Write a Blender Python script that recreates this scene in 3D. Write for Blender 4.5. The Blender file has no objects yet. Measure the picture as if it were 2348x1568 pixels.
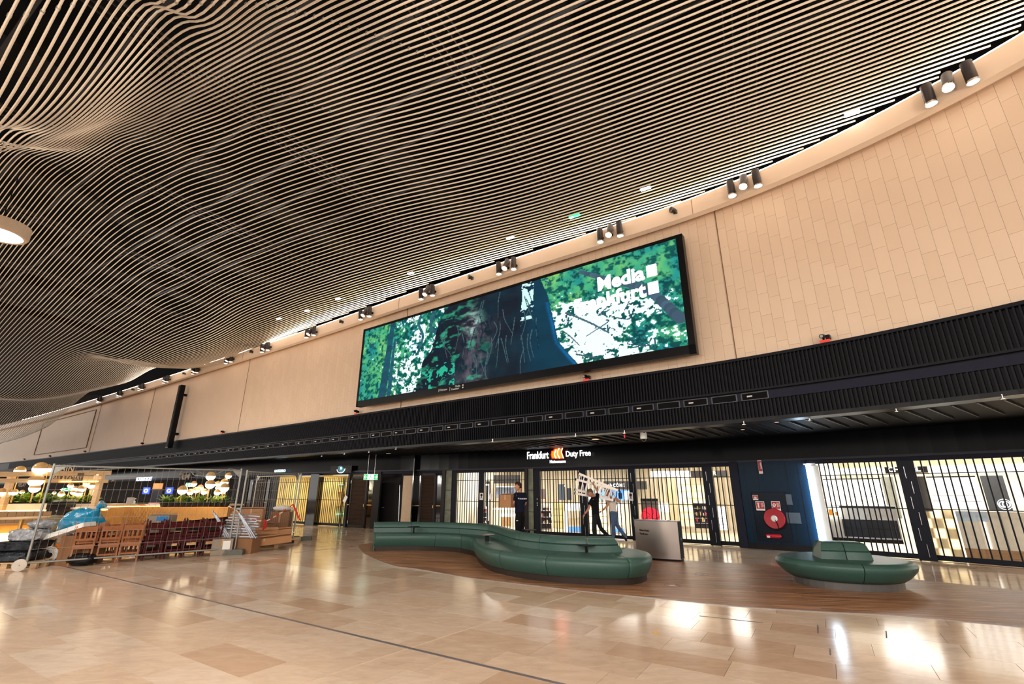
import bpy, bmesh, math, random
import numpy as np
from mathutils import Vector, Matrix
random.seed(7)
RNG = np.random.default_rng(5)
SC = bpy.context.scene
COL = SC.collection
PI = math.pi
# ---------------------------------------------------------------- camera
TH = math.atan2(340, 1072); FPX = 1072.0; CAMH = 1.7
cam_d = bpy.data.cameras.new('camera'); cam = bpy.data.objects.new('camera', cam_d); COL.objects.link(cam)
cam_d.sensor_width = 36.0; cam_d.lens = 36.0 * FPX / 2348.0; cam_d.clip_start = .05; cam_d.clip_end = 400
cam.location = (0, 0, CAMH); cam.rotation_euler = (PI / 2 + TH, 0, 0)
SC.camera = cam
# ---------------------------------------------------------------- view, world
SC.view_settings.view_transform = 'Standard'; SC.view_settings.look = 'None'
SC.view_settings.gamma = 1.0; SC.view_settings.use_curve_mapping = False
SC.view_settings.exposure = 0.0
w = bpy.data.worlds.new('hall_ambience'); SC.world = w; w.use_nodes = True
w.node_tree.nodes['Background'].inputs[0].default_value = (1.0, .94, .88, 1)
w.node_tree.nodes['Background'].inputs[1].default_value = 1.7

def area(name, loc, power, size, color=(1, .86, .7), rot=(0, 0, 0), shape='DISK', size_y=None, spread=None):
    l = bpy.data.lights.new(name, 'AREA'); l.shape = shape; l.size = size; l.energy = power; l.color = color
    if size_y: l.size_y = size_y
    if spread: l.spread = spread
    o = bpy.data.objects.new(name, l); COL.objects.link(o); o.location = loc; o.rotation_euler = rot
    return o
# first is the pendant in view; the rest are unseen lamps added as fill
DISCS = [(-12.6, 10.1, 7.72), (-4.5, -3.5, 7.9), (3.5, -8.0, 7.9), (-13.0, -4.0, 7.9), (-24.0, 14.0, 7.9), (-5.5, -13.0, 7.9), (-46, 18, 7.9), (-62, 34, 7.9)]
for i, (x, y, z) in enumerate(DISCS):
    area('pendant_or_fill_light', (x, y, z - .14), 5200 if i > 5 else 1300 if i else 200, 1.4, color=(1, .94, .88))

# upward fill lamps added out of view to brighten the slats
for (x, y, p_) in ((-7, -5, 1500), (6, -5, 1100), (-22, 4, 1800)):
    area('slat_fill_light', (x, y, 2.8), p_, 3.0, (1, .9, .76), (PI - .25, 0, 0))
# ---------------------------------------------------------------- helpers
def lin(c):
    return tuple(((v / 255.0) / 12.92 if v / 255.0 <= .04045 else ((v / 255.0 + .055) / 1.055) ** 2.4) for v in c[:3])

_M = {}
def mat(name, rgb, rough=.5, metal=0.0, var=.06, scale=8.0, bump=0.0, emit=None, estr=0.0, spec=.5, alpha=1.0, trans=0.0, coat=0.0, aniso=None):
    if name in _M: return _M[name]
    if max(rgb) < 75 and spec == .5: spec = .18
    m = bpy.data.materials.new(name); m.use_nodes = True; nt = m.node_tree; b = nt.nodes['Principled BSDF']
    c = lin(rgb)
    tc = nt.nodes.new('ShaderNodeTexCoord'); no = nt.nodes.new('ShaderNodeTexNoise'); no.inputs['Scale'].default_value = scale
    no.inputs['Detail'].default_value = 4
    if aniso:
        mp = nt.nodes.new('ShaderNodeMapping'); mp.inputs['Scale'].default_value = aniso
        nt.links.new(tc.outputs['Object'], mp.inputs[0]); nt.links.new(mp.outputs[0], no.inputs['Vector'])
    else:
        nt.links.new(tc.outputs['Object'], no.inputs['Vector'])
    rp = nt.nodes.new('ShaderNodeValToRGB')
    rp.color_ramp.elements[0].position = .3; rp.color_ramp.elements[1].position = .7
    rp.color_ramp.elements[0].color = tuple(max(0, v * (1 - var)) for v in c) + (1,)
    rp.color_ramp.elements[1].color = tuple(min(1, v * (1 + var)) for v in c) + (1,)
    nt.links.new(no.outputs['Fac'], rp.inputs[0]); nt.links.new(rp.outputs[0], b.inputs['Base Color'])
    b.inputs['Roughness'].default_value = rough; b.inputs['Metallic'].default_value = metal
    b.inputs['Specular IOR Level'].default_value = spec
    if coat: b.inputs['Coat Weight'].default_value = coat; b.inputs['Coat Roughness'].default_value = .1
    if bump:
        bp = nt.nodes.new('ShaderNodeBump'); bp.inputs['Strength'].default_value = bump; bp.inputs['Distance'].default_value = .02
        nt.links.new(no.outputs['Fac'], bp.inputs['Height']); nt.links.new(bp.outputs[0], b.inputs['Normal'])
    if emit is not None:
        b.inputs['Emission Color'].default_value = lin(emit) + (1,); b.inputs['Emission Strength'].default_value = estr
    if alpha < 1: b.inputs['Alpha'].default_value = alpha
    if trans: b.inputs['Transmission Weight'].default_value = trans
    _M[name] = m
    return m

class MB:
    def __init__(s, M=None): s.v = []; s.f = []; s.M = M
    def _add(s, vs, fs):
        n = len(s.v)
        if s.M is not None: vs = [tuple(s.M @ Vector(p)) for p in vs]
        s.v.extend([tuple(map(float, p)) for p in vs]); s.f.extend([tuple(i + n for i in f) for f in fs]); return s
    def box(s, c, d, R=None, taper=1.0):
        x, y, z = d[0] / 2, d[1] / 2, d[2] / 2
        vs = [(-x, -y, -z), (x, -y, -z), (x, y, -z), (-x, y, -z), (-x * taper, -y * taper, z), (x * taper, -y * taper, z), (x * taper, y * taper, z), (-x * taper, y * taper, z)]
        if R is not None: vs = [tuple(R @ Vector(p)) for p in vs]
        vs = [(p[0] + c[0], p[1] + c[1], p[2] + c[2]) for p in vs]
        return s._add(vs, [(0, 3, 2, 1), (4, 5, 6, 7), (0, 1, 5, 4), (1, 2, 6, 5), (2, 3, 7, 6), (3, 0, 4, 7)])
    def bar(s, a, b, wd, ht, up=(0, 0, 1)):
        a = Vector(a); b = Vector(b); d = (b - a); L = d.length
        if L < 1e-6: return s
        d.normalize(); u = Vector(up)
        if abs(d.dot(u)) > .99: u = Vector((1, 0, 0))
        x = d.cross(u).normalized(); y = x.cross(d).normalized()
        vs = []
        for p in (a, b):
            for sx, sy in ((-1, -1), (1, -1), (1, 1), (-1, 1)): vs.append(p + x * sx * wd / 2 + y * sy * ht / 2)
        return s._add(vs, [(0, 1, 2, 3), (7, 6, 5, 4), (0, 4, 5, 1), (1, 5, 6, 2), (2, 6, 7, 3), (3, 7, 4, 0)])
    def tube(s, pts, r, n=8, cap=True, closed=False):
        pts = [Vector(p) for p in pts]; N = len(pts); vs = []; fs = []
        rr = r if hasattr(r, '__len__') else [r] * N
        t0 = (pts[1] - pts[0]).normalized(); u = Vector((0, 0, 1)) if abs(t0.z) < .9 else Vector((1, 0, 0))
        x = t0.cross(u).normalized()
        for i, p in enumerate(pts):
            if closed: t = (pts[(i + 1) % N] - pts[i - 1]).normalized()
            else: t = (pts[min(i + 1, N - 1)] - pts[max(i - 1, 0)]).normalized()
            x = (x - t * x.dot(t)); x = x.normalized() if x.length > 1e-6 else t.orthogonal().normalized()
            y = t.cross(x)
            for k in range(n):
                a = 2 * PI * (k + .5) / n; vs.append(p + (x * math.cos(a) + y * math.sin(a)) * rr[i])
        for i in range(N if closed else N - 1):
            j = (i + 1) % N
            for k in range(n):
                fs.append((i * n + k, i * n + (k + 1) % n, j * n + (k + 1) % n, j * n + k))
        if cap and not closed: fs.append(tuple(range(n - 1, -1, -1))); fs.append(tuple((N - 1) * n + k for k in range(n)))
        return s._add(vs, fs)
    def lathe(s, prof, c=(0, 0, 0), n=20, R=None, sx=1, sy=1, caps=True):
        vs = []; fs = []
        for r, z in prof:
            for k in range(n):
                a = 2 * PI * k / n; vs.append(Vector((r * math.cos(a) * sx, r * math.sin(a) * sy, z)))
        m = len(prof)
        for i in range(m - 1):
            for k in range(n): fs.append((i * n + k, i * n + (k + 1) % n, (i + 1) * n + (k + 1) % n, (i + 1) * n + k))
        if prof[0][0] > .01 and prof[-1][0] > .01 and abs(prof[0][0] - prof[-1][0]) < .06 * prof[0][0]:
            for k in range(n): fs.append(((m - 1) * n + k, (m - 1) * n + (k + 1) % n, (k + 1) % n, k))
            caps = False
        if caps and prof[0][0] > 1e-3: fs.append(tuple(range(n - 1, -1, -1)))
        if caps and prof[-1][0] > 1e-3: fs.append(tuple((m - 1) * n + k for k in range(n)))
        if R is not None: vs = [R @ p for p in vs]
        vs = [p + Vector(c) for p in vs]
        return s._add(vs, fs)
    def cyl(s, a, b, r, n=12, r2=None): return s.tube([a, b], [r, r if r2 is None else r2], n)
    def ball(s, c, r, n=14, m=8, sz=1, th0=0, th1=PI):
        prof = [(max(1e-6, r * math.sin(th0 + (th1 - th0) * i / m)), -r * sz * math.cos(th0 + (th1 - th0) * i / m)) for i in range(m + 1)]
        return s.lathe(prof, c, n)
    def prism(s, poly, z0, z1):
        n = len(poly); vs = [(p[0], p[1], z0) for p in poly] + [(p[0], p[1], z1) for p in poly]
        fs = [tuple(range(n - 1, -1, -1)), tuple(range(n, 2 * n))] + [(i, (i + 1) % n, (i + 1) % n + n, i + n) for i in range(n)]
        return s._add(vs, fs)
    def grid(s, P):           # P: rows x cols x 3
        R_, C_ = len(P), len(P[0]); vs = [p for row in P for p in row]
        fs = [(i * C_ + j, i * C_ + j + 1, (i + 1) * C_ + j + 1, (i + 1) * C_ + j) for i in range(R_ - 1) for j in range(C_ - 1)]
        return s._add(vs, fs)
    def mesh(s, name, material=None, smooth=False):
        me = bpy.data.meshes.new(name); me.from_pydata(s.v, [], s.f); me.validate()
        if material: me.materials.append(material)
        bm = bmesh.new(); bm.from_mesh(me); bmesh.ops.recalc_face_normals(bm, faces=bm.faces); bm.to_mesh(me); bm.free()
        if smooth:
            me.polygons.foreach_set('use_smooth', [True] * len(me.polygons))
            if smooth != 'full': me.set_sharp_from_angle(angle=math.radians(40))
        me.update(); return me
    def build(s, name, material, parent=None, smooth=False, label=None):
        o = bpy.data.objects.new(name, s.mesh(name, material, smooth)); COL.objects.link(o)
        if parent: o.parent = parent
        if label: o['label'] = label
        return o

def ordn(i):
    one = ['first', 'second', 'third', 'fourth', 'fifth', 'sixth', 'seventh', 'eighth', 'ninth', 'tenth', 'eleventh', 'twelfth', 'thirteenth', 'fourteenth', 'fifteenth', 'sixteenth', 'seventeenth', 'eighteenth', 'nineteenth']
    if i < 19: return one[i]
    t, u = divmod(i + 1, 10); T = {2: 'twent', 3: 'thirt', 4: 'fort', 5: 'fift', 6: 'sixt'}[t]
    return T + 'ieth' if u == 0 else T + 'y-' + one[u - 1]
def link(name, me, parent=None, loc=(0, 0, 0), rot=(0, 0, 0)):
    o = bpy.data.objects.new(name, me); COL.objects.link(o); o.location = loc; o.rotation_euler = rot
    if parent: o.parent = parent
    return o
def tag(o, label, cat, group=None, kind=None):
    o['label'] = label; o['category'] = cat
    if group: o['group'] = group
    if kind: o['kind'] = kind
    return o
def thing(name, label, cat, loc=(0, 0, 0), rz=0.0, group=None):
    o = bpy.data.objects.new(name, None); COL.objects.link(o); o.location = loc; o.rotation_euler = (0, 0, rz); o.empty_display_size = .1
    return tag(o, label, cat, group)
def struct(name, loc=(0, 0, 0), label=None):
    o = bpy.data.objects.new(name, None); COL.objects.link(o); o.location = loc; o['kind'] = 'structure'
    if label: o['label'] = label
    return o
def asstruct(o, label=None):
    o['kind'] = 'structure'
    if label: o['label'] = label
    return o
def copy_tree(o, parent=None):
    c = o.copy(); COL.objects.link(c); c.parent = parent
    for ch in list(o.children): copy_tree(ch, c)
    return c
def text(s_, size, material, M, name='lettering', parent=None, depth=.01, bold=0.0, shear=0.0, align='LEFT', sx=1.0, space=1.0):
    cu = bpy.data.curves.new('t', 'FONT'); cu.body = s_; cu.size = size; cu.extrude = depth; cu.offset = bold; cu.shear = shear
    cu.align_x = align; cu.space_character = space; cu.resolution_u = 3
    o = bpy.data.objects.new('t', cu); COL.objects.link(o)
    dg = bpy.context.evaluated_depsgraph_get(); me = bpy.data.meshes.new_from_object(o.evaluated_get(dg))
    bpy.data.objects.remove(o); bpy.data.curves.remove(cu)
    me.transform(M @ Matrix.Diagonal((sx, 1, 1, 1))); me.materials.clear(); me.materials.append(material); me.name = name
    ob = bpy.data.objects.new(name, me); COL.objects.link(ob)
    if parent: ob.parent = parent
    return ob
def frame(p, t, up=(0, 0, 1)):     # x along t, y along up, z towards viewer side (t x up)
    t = Vector((t[0], t[1], t[2] if len(t) > 2 else 0)).normalized(); u = Vector(up); n = t.cross(u).normalized(); u = n.cross(t)
    M = Matrix((t, u, n)).transposed().to_4x4(); M.translation = Vector(p); return M

# rays of the photograph's frame -> places in the hall
_c, _s = math.cos(TH), math.sin(TH)
def ray(u, v):
    r = (u - 1174) / FPX; up = (784 - v) / FPX
    return np.array([r, _c - up * _s, _s + up * _c])
def at(u, v, z=0.0):
    d = ray(u, v); k = (z - CAMH) / d[2]; return Vector((d[0] * k, d[1] * k, z))
def atd(u, v, dist):               # point on the ray at a plan distance
    d = ray(u, v); k = dist / math.hypot(d[0], d[1]); return Vector((d[0] * k, d[1] * k, CAMH + d[2] * k))

# ---------------------------------------------------------------- plan curves
def cr(P, n=20):
    P = np.array(P, float); out = []
    Q = np.vstack([2 * P[0] - P[1], P, 2 * P[-1] - P[-2]])
    for i in range(1, len(Q) - 2):
        p0, p1, p2, p3 = Q[i - 1:i + 3]
        for t in np.linspace(0, 1, n, endpoint=False):
            out.append(.5 * ((2 * p1) + (-p0 + p2) * t + (2 * p0 - 5 * p1 + 4 * p2 - p3) * t * t + (-p0 + 3 * p1 - 3 * p2 + p3) * t ** 3))
    out.append(P[-1]); return np.array(out)
def resample(W, st=.25):
    L = np.r_[0, np.cumsum(np.hypot(*np.diff(W, axis=0).T))]; s = np.arange(0, L[-1], st)
    return np.c_[np.interp(s, L, W[:, 0]), np.interp(s, L, W[:, 1])]
class Curve:
    def __init__(s, P, smooth=40):
        W = resample(cr(P))
        for _ in range(smooth): W[1:-1] = .25 * W[:-2] + .5 * W[1:-1] + .25 * W[2:]
        s.W = W; s.L = np.r_[0, np.cumsum(np.hypot(*np.diff(W, axis=0).T))]; s.len = s.L[-1]
        t = np.gradient(W, axis=0); t /= np.hypot(*t.T)[:, None]; s.T = t
        s.N = np.c_[t[:, 1], -t[:, 0]]        # points away from the hall
    def p(s, a, o=0.0):
        q = np.array([np.interp(a, s.L, s.W[:, k]) for k in (0, 1)]); n = np.array([np.interp(a, s.L, s.N[:, k]) for k in (0, 1)])
        n /= np.hypot(*n); return q + n * o
    def t(s, a):
        q = np.array([np.interp(a, s.L, s.T[:, k]) for k in (0, 1)]); return q / np.hypot(*q)
    def n(s, a):
        q = np.array([np.interp(a, s.L, s.N[:, k]) for k in (0, 1)]); return q / np.hypot(*q)
    def hit(s, u, v, o=0.0):          # arc position where the vertical plane of a ray meets the curve, and the height there
        C = s.W + s.N * o; d = ray(u, v); a = C[:, 0] * d[1] - C[:, 1] * d[0]
        i = [k for k in range(len(C) - 1) if a[k] * a[k + 1] <= 0 and C[k] @ d[:2] > 0]
        i = min(i, key=lambda k: np.hypot(*C[k])); t = a[i] / (a[i] - a[i + 1]); P = C[i] * (1 - t) + C[i + 1] * t
        return s.L[i] * (1 - t) + s.L[i + 1] * t, CAMH + d[2] / math.hypot(d[0], d[1]) * np.hypot(*P)
WALL = Curve([(11.2, .5), (11.0, 2.6), (10.6, 4.6), (9.95, 6.3), (9.12, 7.8), (8.45, 8.75), (7.65, 9.75), (6.67, 10.8), (5.82, 11.58), (5.04, 12.22), (2.38, 14.12), (-1.16, 16.6), (-5.01, 19.4), (-10.3, 23.35), (-18.6, 29.3), (-27.5, 35.6), (-38.2, 43), (-50, 51), (-64, 60), (-84, 72.5)])
FRONT = Curve([(15.2, 2.0), (14.8, 5.0), (13.9, 7.9), (12.8, 10.1), (11.75, 11.65), (10.5, 13.0), (9.3, 14.1), (7.1, 16.0), (4.4, 17.9), (1.1, 20.1), (-1.3, 21.5), (-3.4, 22.4), (-6.5, 23.4), (-9.9, 25.4), (-14.0, 28.2), (-20, 32.6), (-31, 40.5), (-45, 50.5), (-62, 62), (-86, 76)], 12)

def ribbon(cv, a0, a1, prof, st=.5):      # sweep a closed (offset, z) profile along a curve
    n = max(2, int(abs(a1 - a0) / st) + 1); m = MB(); vs = []; fs = []; k = len(prof)
    for a in np.linspace(a0, a1, n):
        for (o, z) in prof: q = cv.p(a, o); vs.append((q[0], q[1], z))
    for i in range(n - 1):
        for j in range(k): fs.append((i * k + j, i * k + (j + 1) % k, (i + 1) * k + (j + 1) % k, (i + 1) * k + j))
    fs.append(tuple(range(k))); fs.append(tuple((n - 1) * k + j for j in range(k)))
    return m._add(vs, fs)
# ================================================================ STRUCTURE
# ---- stone floor
def stone_mat():
    m = bpy.data.materials.new('honed_limestone'); m.use_nodes = True; nt = m.node_tree; b = nt.nodes['Principled BSDF']; N = nt.nodes.new; K = nt.links.new
    oi = N('ShaderNodeObjectInfo'); ge = N('ShaderNodeNewGeometry'); ad = N('ShaderNodeMath'); ad.operation = 'ADD'; fr = N('ShaderNodeMath'); fr.operation = 'FRACT'
    K(oi.outputs['Random'], ad.inputs[0]); K(ge.outputs['Random Per Island'], ad.inputs[1]); K(ad.outputs[0], fr.inputs[0])
    rp = N('ShaderNodeValToRGB'); rp.color_ramp.interpolation = 'CONSTANT'; els = rp.color_ramp.elements
    cols = [(212, 184, 158), (220, 193, 168), (223, 199, 176), (214, 188, 163), (227, 206, 185), (204, 173, 146), (221, 195, 170), (217, 191, 166)]
    for i, c in enumerate(cols):
        e = els[i] if i < 2 else els.new(i / len(cols)); e.position = i / len(cols); e.color = lin(c) + (1,)
    K(fr.outputs[0], rp.inputs[0])
    n1 = N('ShaderNodeTexNoise'); n1.inputs['Scale'].default_value = 3.2; n1.inputs['Detail'].default_value = 9; n1.inputs['Roughness'].default_value = .68; n1.inputs['Distortion'].default_value = .9
    mp = N('ShaderNodeMapping'); mp.inputs['Rotation'].default_value = (0, 0, .57); mp.inputs['Scale'].default_value = (1, 2.4, 1)
    K(ge.outputs['Position'], mp.inputs[0]); K(mp.outputs[0], n1.inputs['Vector'])
    r2 = N('ShaderNodeValToRGB'); r2.color_ramp.elements[0].position = .32; r2.color_ramp.elements[1].position = .68
    r2.color_ramp.elements[0].color = (.62, .54, .47, 1); r2.color_ramp.elements[1].color = (1.05, 1.03, 1.0, 1)
    K(n1.outputs['Fac'], r2.inputs[0])
    mx = N('ShaderNodeMix'); mx.data_type = 'RGBA'; mx.blend_type = 'MULTIPLY'; mx.inputs[0].default_value = .42
    K(rp.outputs[0], mx.inputs[6]); K(r2.outputs[0], mx.inputs[7]); K(mx.outputs[2], b.inputs['Base Color'])
    mr = N('ShaderNodeMapRange'); mr.inputs[3].default_value = .09; mr.inputs[4].default_value = .2; K(n1.outputs['Fac'], mr.inputs[0]); K(mr.outputs[0], b.inputs['Roughness'])
    b.inputs['Specular IOR Level'].default_value = .55
    return m
M_STONE = stone_mat()
M_GROUT = mat('grey_grout', (120, 98, 80), .6)
floor = MB().box((-10, 20, -.07), (150, 120, .1)).build('floor', M_GROUT); asstruct(floor)
E1 = np.array([.843, -.537]); E1 /= np.hypot(*E1); E2 = np.array([-E1[1], E1[0]])
WOODF = [(820, 1250), (828, 1262), (848, 1276), (904, 1297), (960, 1305), (1066, 1323), (1160, 1335), (1334, 1355), (1540, 1375), (1700, 1391), (1889, 1403), (2040, 1410), (2200, 1424), (2348, 1438)]
wf = [at(*p)[:2] for p in WOODF] + [(7.6, 6.1), (8.6, 4.6)]
wb = [(10.6, 6.6), (10.0, 7.9), (9.1, 9.2), (8.0, 10.35), (6.7, 11.7), (5.5, 12.5), (4.25, 13.1), (2.6, 14.2), (.6, 15.5), (-1.4, 16.6), (-3.3, 17.5), (-4.6, 17.7)]
wood_poly = [tuple(q) for q in cr(wf, 5)] + [tuple(q) for q in cr(wb, 5)]
def inside(p, poly):
    x, y = p; c = False; n = len(poly)
    for i in range(n):
        x0, y0 = poly[i]; x1, y1 = poly[i - 1]
        if (y0 > y) != (y1 > y) and x < (x1 - x0) * (y - y0) / (y1 - y0) + x0: c = not c
    return c
tiles = []
orig = np.array(at(207, 1313)[:2])
WD = .5
for j in range(-14, 60):
    rr = random.Random(j * 31 + 7); a = -30 + rr.random()
    while a < 34:
        L = rr.choice((.7, .95, 1.2, 1.2)); c = orig + E1 * (a + L / 2) + E2 * ((j + .5) * WD); a += L
        if c[1] < 1.8 or c[0] < -30 or c[0] > 13: continue
        d = float(np.hypot(*c))
        if d > 34: continue
        px = 1174 + 1072 * c[0] / (_c * c[1] - _s * 1.7)
        if px < -250 or px > 2600: continue
        if inside(c, wood_poly) and all(inside(c + E1 * s_ * L / 2 + E2 * t_ * WD / 2, wood_poly) for s_ in (-1, 1) for t_ in (-1, 1)): continue
        if abs(c @ E1 - orig @ E1) > 40: continue
        vis = (-20 < px < 2368) and d > 4.6
        tiles.append((d if vis else d + 100, L, c))
tiles.sort(key=lambda t: t[0])
ang = math.atan2(E1[1], E1[0]); tmesh = {}
for i, (d, L, c) in enumerate(tiles[:300]):
    if L not in tmesh: tmesh[L] = MB().box((0, 0, -.011), (L - .004, WD - .004, .022)).mesh('tile', M_STONE)
    link('tile', tmesh[L], floor, (c[0], c[1], random.uniform(-.0004, .0004)), (0, 0, ang))
m = MB(); R = Matrix.Rotation(ang, 3, 'Z')
for d, L, c in tiles[300:]: m.box((c[0], c[1], -.011), (L - .004, WD - .004, .022), R)
o = m.build('tile_field', M_STONE, floor); o['kind'] = 'stuff'
# metal expansion joints in the floor
M_JOINT = mat('grey_metal_joint', (140, 132, 132), .35, .6)
o = MB().bar(Vector((*(orig - E1 * 3), .002)), Vector((*(orig + E1 * 14), .002)), .045, .004).build('trim_1', M_JOINT); asstruct(o)
a_, b_ = at(1330, 1357), at(690, 1568)
o = MB().bar(Vector((a_.x, a_.y, .0015)), b_ + (b_ - a_) * .6 + Vector((0, 0, .0015)), .02, .003).build('trim_2', mat('pale_joint', (205, 180, 155), .4)); asstruct(o)
o = MB().bar(at(848, 1249) + Vector((0, 0, .0015)), at(240, 1312, 0) + Vector((0, 0, .0015)), .02, .003).build('trim_3', M_JOINT); asstruct(o)
# a few blue-grey underfloor cover frames
for i, q in enumerate([(1604, 1412, 1750, 1428), (1875, 1433, 1876, 1452), (1903, 1487, 1904, 1502), (2032, 1447, 2033, 1463)]):
    a_, b_ = at(q[0], q[1]), at(q[2], q[3]); o = MB().bar(a_ + Vector((0, 0, .002)), b_ + Vector((0, 0, .002)), .014, .003).build('trim_%d' % (4 + i), mat('dark_joint', (90, 84, 84), .5)); asstruct(o)

# ---- wood-strip inlay
M_WOOD = mat('wood_strip_floor', (112, 77, 54), .42, var=.34, scale=2.2, spec=.3, aniso=None)
def wood_mat():
    m = _M['wood_strip_floor']; nt = m.node_tree; N = nt.nodes.new; K = nt.links.new; b = nt.nodes['Principled BSDF']
    ge = N('ShaderNodeNewGeometry'); mp = N('ShaderNodeMapping'); mp.inputs['Rotation'].default_value = (0, 0, math.radians(14)); mp.inputs['Scale'].default_value = (.9, 16, 1)
    K(ge.outputs['Position'], mp.inputs[0])
    m2 = N('ShaderNodeMapping'); m2.inputs['Rotation'].default_value = (0, 0, math.radians(14)); K(ge.outputs['Position'], m2.inputs[0])
    bk = N('ShaderNodeTexBrick'); bk.inputs['Scale'].default_value = 1.0; bk.inputs['Brick Width'].default_value = 1.3; bk.inputs['Row Height'].default_value = .075; bk.inputs['Mortar Size'].default_value = .002; bk.inputs['Color1'].default_value = (.62, .6, .58, 1); bk.inputs['Color2'].default_value = (1.25, 1.22, 1.2, 1); bk.inputs['Mortar'].default_value = (.35, .33, .3, 1); K(m2.outputs[0], bk.inputs['Vector'])
    br = N('ShaderNodeTexNoise'); br.inputs['Scale'].default_value = 1.6; br.inputs['Detail'].default_value = 5; br.inputs['Roughness'].default_value = .65
    K(mp.outputs[0], br.inputs['Vector']); rp = N('ShaderNodeValToRGB'); el = rp.color_ramp.elements
    el[0].position = .3; el[0].color = lin((104, 72, 50)) + (1,); el[1].position = .72; el[1].color = lin((196, 152, 114)) + (1,)
    e = el.new(.5); e.color = lin((152, 110, 80)) + (1,)
    K(br.outputs['Fac'], rp.inputs[0]); mx = N('ShaderNodeMix'); mx.data_type = 'RGBA'; mx.blend_type = 'MULTIPLY'; mx.inputs[0].default_value = 1.0; K(rp.outputs[0], mx.inputs[6]); K(bk.outputs['Color'], mx.inputs[7]); K(mx.outputs[2], b.inputs['Base Color'])
wood_mat()
wood = MB().prism(wood_poly, -.02, .006).build('wood_floor', M_WOOD); asstruct(wood, 'brown wood strip floor inlay under the green benches')
edge = MB().tube([(p[0], p[1], .004) for p in cr(wf, 5)], .008, 4).build('trim_8', M_JOINT); asstruct(edge)

# ---- curved cream wall
M_WALL = mat('cream_wall_panel', (229, 201, 174), .55, var=.02, scale=1.5)
M_TILE = mat('cream_wall_tile', (216, 183, 153), .5, var=.03, scale=2)
def tile_var():
    nt = M_TILE.node_tree; b = nt.nodes['Principled BSDF']; N = nt.nodes.new; K = nt.links.new
    oi = N('ShaderNodeObjectInfo'); ge = N('ShaderNodeNewGeometry'); ad = N('ShaderNodeMath'); ad.operation = 'ADD'; fr = N('ShaderNodeMath'); fr.operation = 'FRACT'
    K(oi.outputs['Random'], ad.inputs[0]); K(ge.outputs['Random Per Island'], ad.inputs[1]); K(ad.outputs[0], fr.inputs[0])
    rp = N('ShaderNodeValToRGB'); rp.color_ramp.elements[0].color = lin((226, 198, 171)) + (1,); rp.color_ramp.elements[1].color = lin((231, 204, 178)) + (1,)
    K(fr.outputs[0], rp.inputs[0]); K(rp.outputs[0], b.inputs['Base Color'])
tile_var()
ZB, ZT = 4.88, 9.28
wall = ribbon(WALL, 0, WALL.len, [(0, ZB - 1.3), (.3, ZB - 1.3), (.3, ZT + .6), (0, ZT + .6)]).build('wall_back', M_WALL, smooth=True); asstruct(wall)
TW, THH = .25, .583
def wtile(m, k, r, off0):
    a = k * TW + .002; b = (k + 1) * TW - .002
    z0 = ZB + (r - off0) * THH + .002; z1 = z0 + THH - .004
    z0 = max(z0, ZB + .002); z1 = min(z1, ZT + .15)
    if z1 - z0 < .05: return False
    p = [WALL.p(a, -.018), WALL.p(b, -.018), WALL.p(b, .01), WALL.p(a, .01)]
    m.prism([tuple(q) for q in p], z0, z1); return True
rest = MB(); cnt = 0
for k in range(int(3.0 / TW), int(40 / TW)):
    off0 = (k * 3 % 4) / 4.0
    if abs(k * TW - 12.72) < .13 or abs(k * TW + .25 - 12.72) < .02: pass
    for r in range(0, 9):
        if cnt < 300:
            m = MB()
            if wtile(m, k, r, off0): m.build('tile', M_TILE, wall); cnt += 1
        else: wtile(rest, k, r, off0)
o = rest.build('tile_field', M_TILE, wall); o['kind'] = 'stuff'
# expansion joints of the wall
M_DARKJ = mat('brown_joint', (120, 88, 62), .6)
for i, a in enumerate([12.72, 25.46, 39.46, 53.96, 66.0]):
    p = WALL.p(a, -.022); MB().bar((p[0], p[1], ZB), (p[0], p[1], ZT + .1), .025, .02, up=(WALL.t(a)[0], WALL.t(a)[1], 0)).build('joint', M_DARKJ, wall)
# service door drawn in the wall far left
for (u0, v0, u1, v1) in [(222, 939, 117, 968)]:
    a0 = WALL.hit(222, 939)[0]; z0 = WALL.hit(222, 939)[1]; a1 = WALL.hit(100, 972)[0]
    q0, q1 = WALL.p(a0, -.03), WALL.p(a1, -.03)
    fr_ = MB(); fr_.bar((*q0, z0), (*q1, z0), .05, .05); fr_.bar((*q0, z0), (*q0, ZB + .5), .05, .05); fr_.bar((*q1, z0), (*q1, ZB + .5), .05, .05); fr_.bar((*q0, ZB + .5), (*q1, ZB + .5), .05, .05)
    fr_.build('access_panel_seam', M_DARKJ, wall)
# cornice: projecting fascia with a bevel under it
M_CORN = mat('cream_cornice', (231, 205, 180), .5, var=.02, scale=1)
corn = ribbon(WALL, 1, WALL.len, [(-.05, ZT - .02), (-.30, ZT - .16), (-.42, ZT - .10), (-.42, ZT + .40), (-.30, ZT + .45), (.0, ZT + .45)]).build('trim_20', M_CORN, smooth=True); asstruct(corn, 'cream cornice along the top of the curved wall')
for a in (13.2, 25.6, 39.6):
    p = WALL.p(a, -.425); MB().bar((*p, ZT - .1), (*p, ZT + .4), .012, .01).build('joint', M_DARKJ, corn)
M_LED = mat('cove_light', (255, 250, 240), .5, emit=(255, 246, 234), estr=12)
ribbon(WALL, 3, WALL.len * .75, [(-.30, ZT + .455), (-.40, ZT + .42), (-.40, ZT + .44), (-.30, ZT + .475)]).build('cove_light_strip', M_LED, corn)

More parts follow.
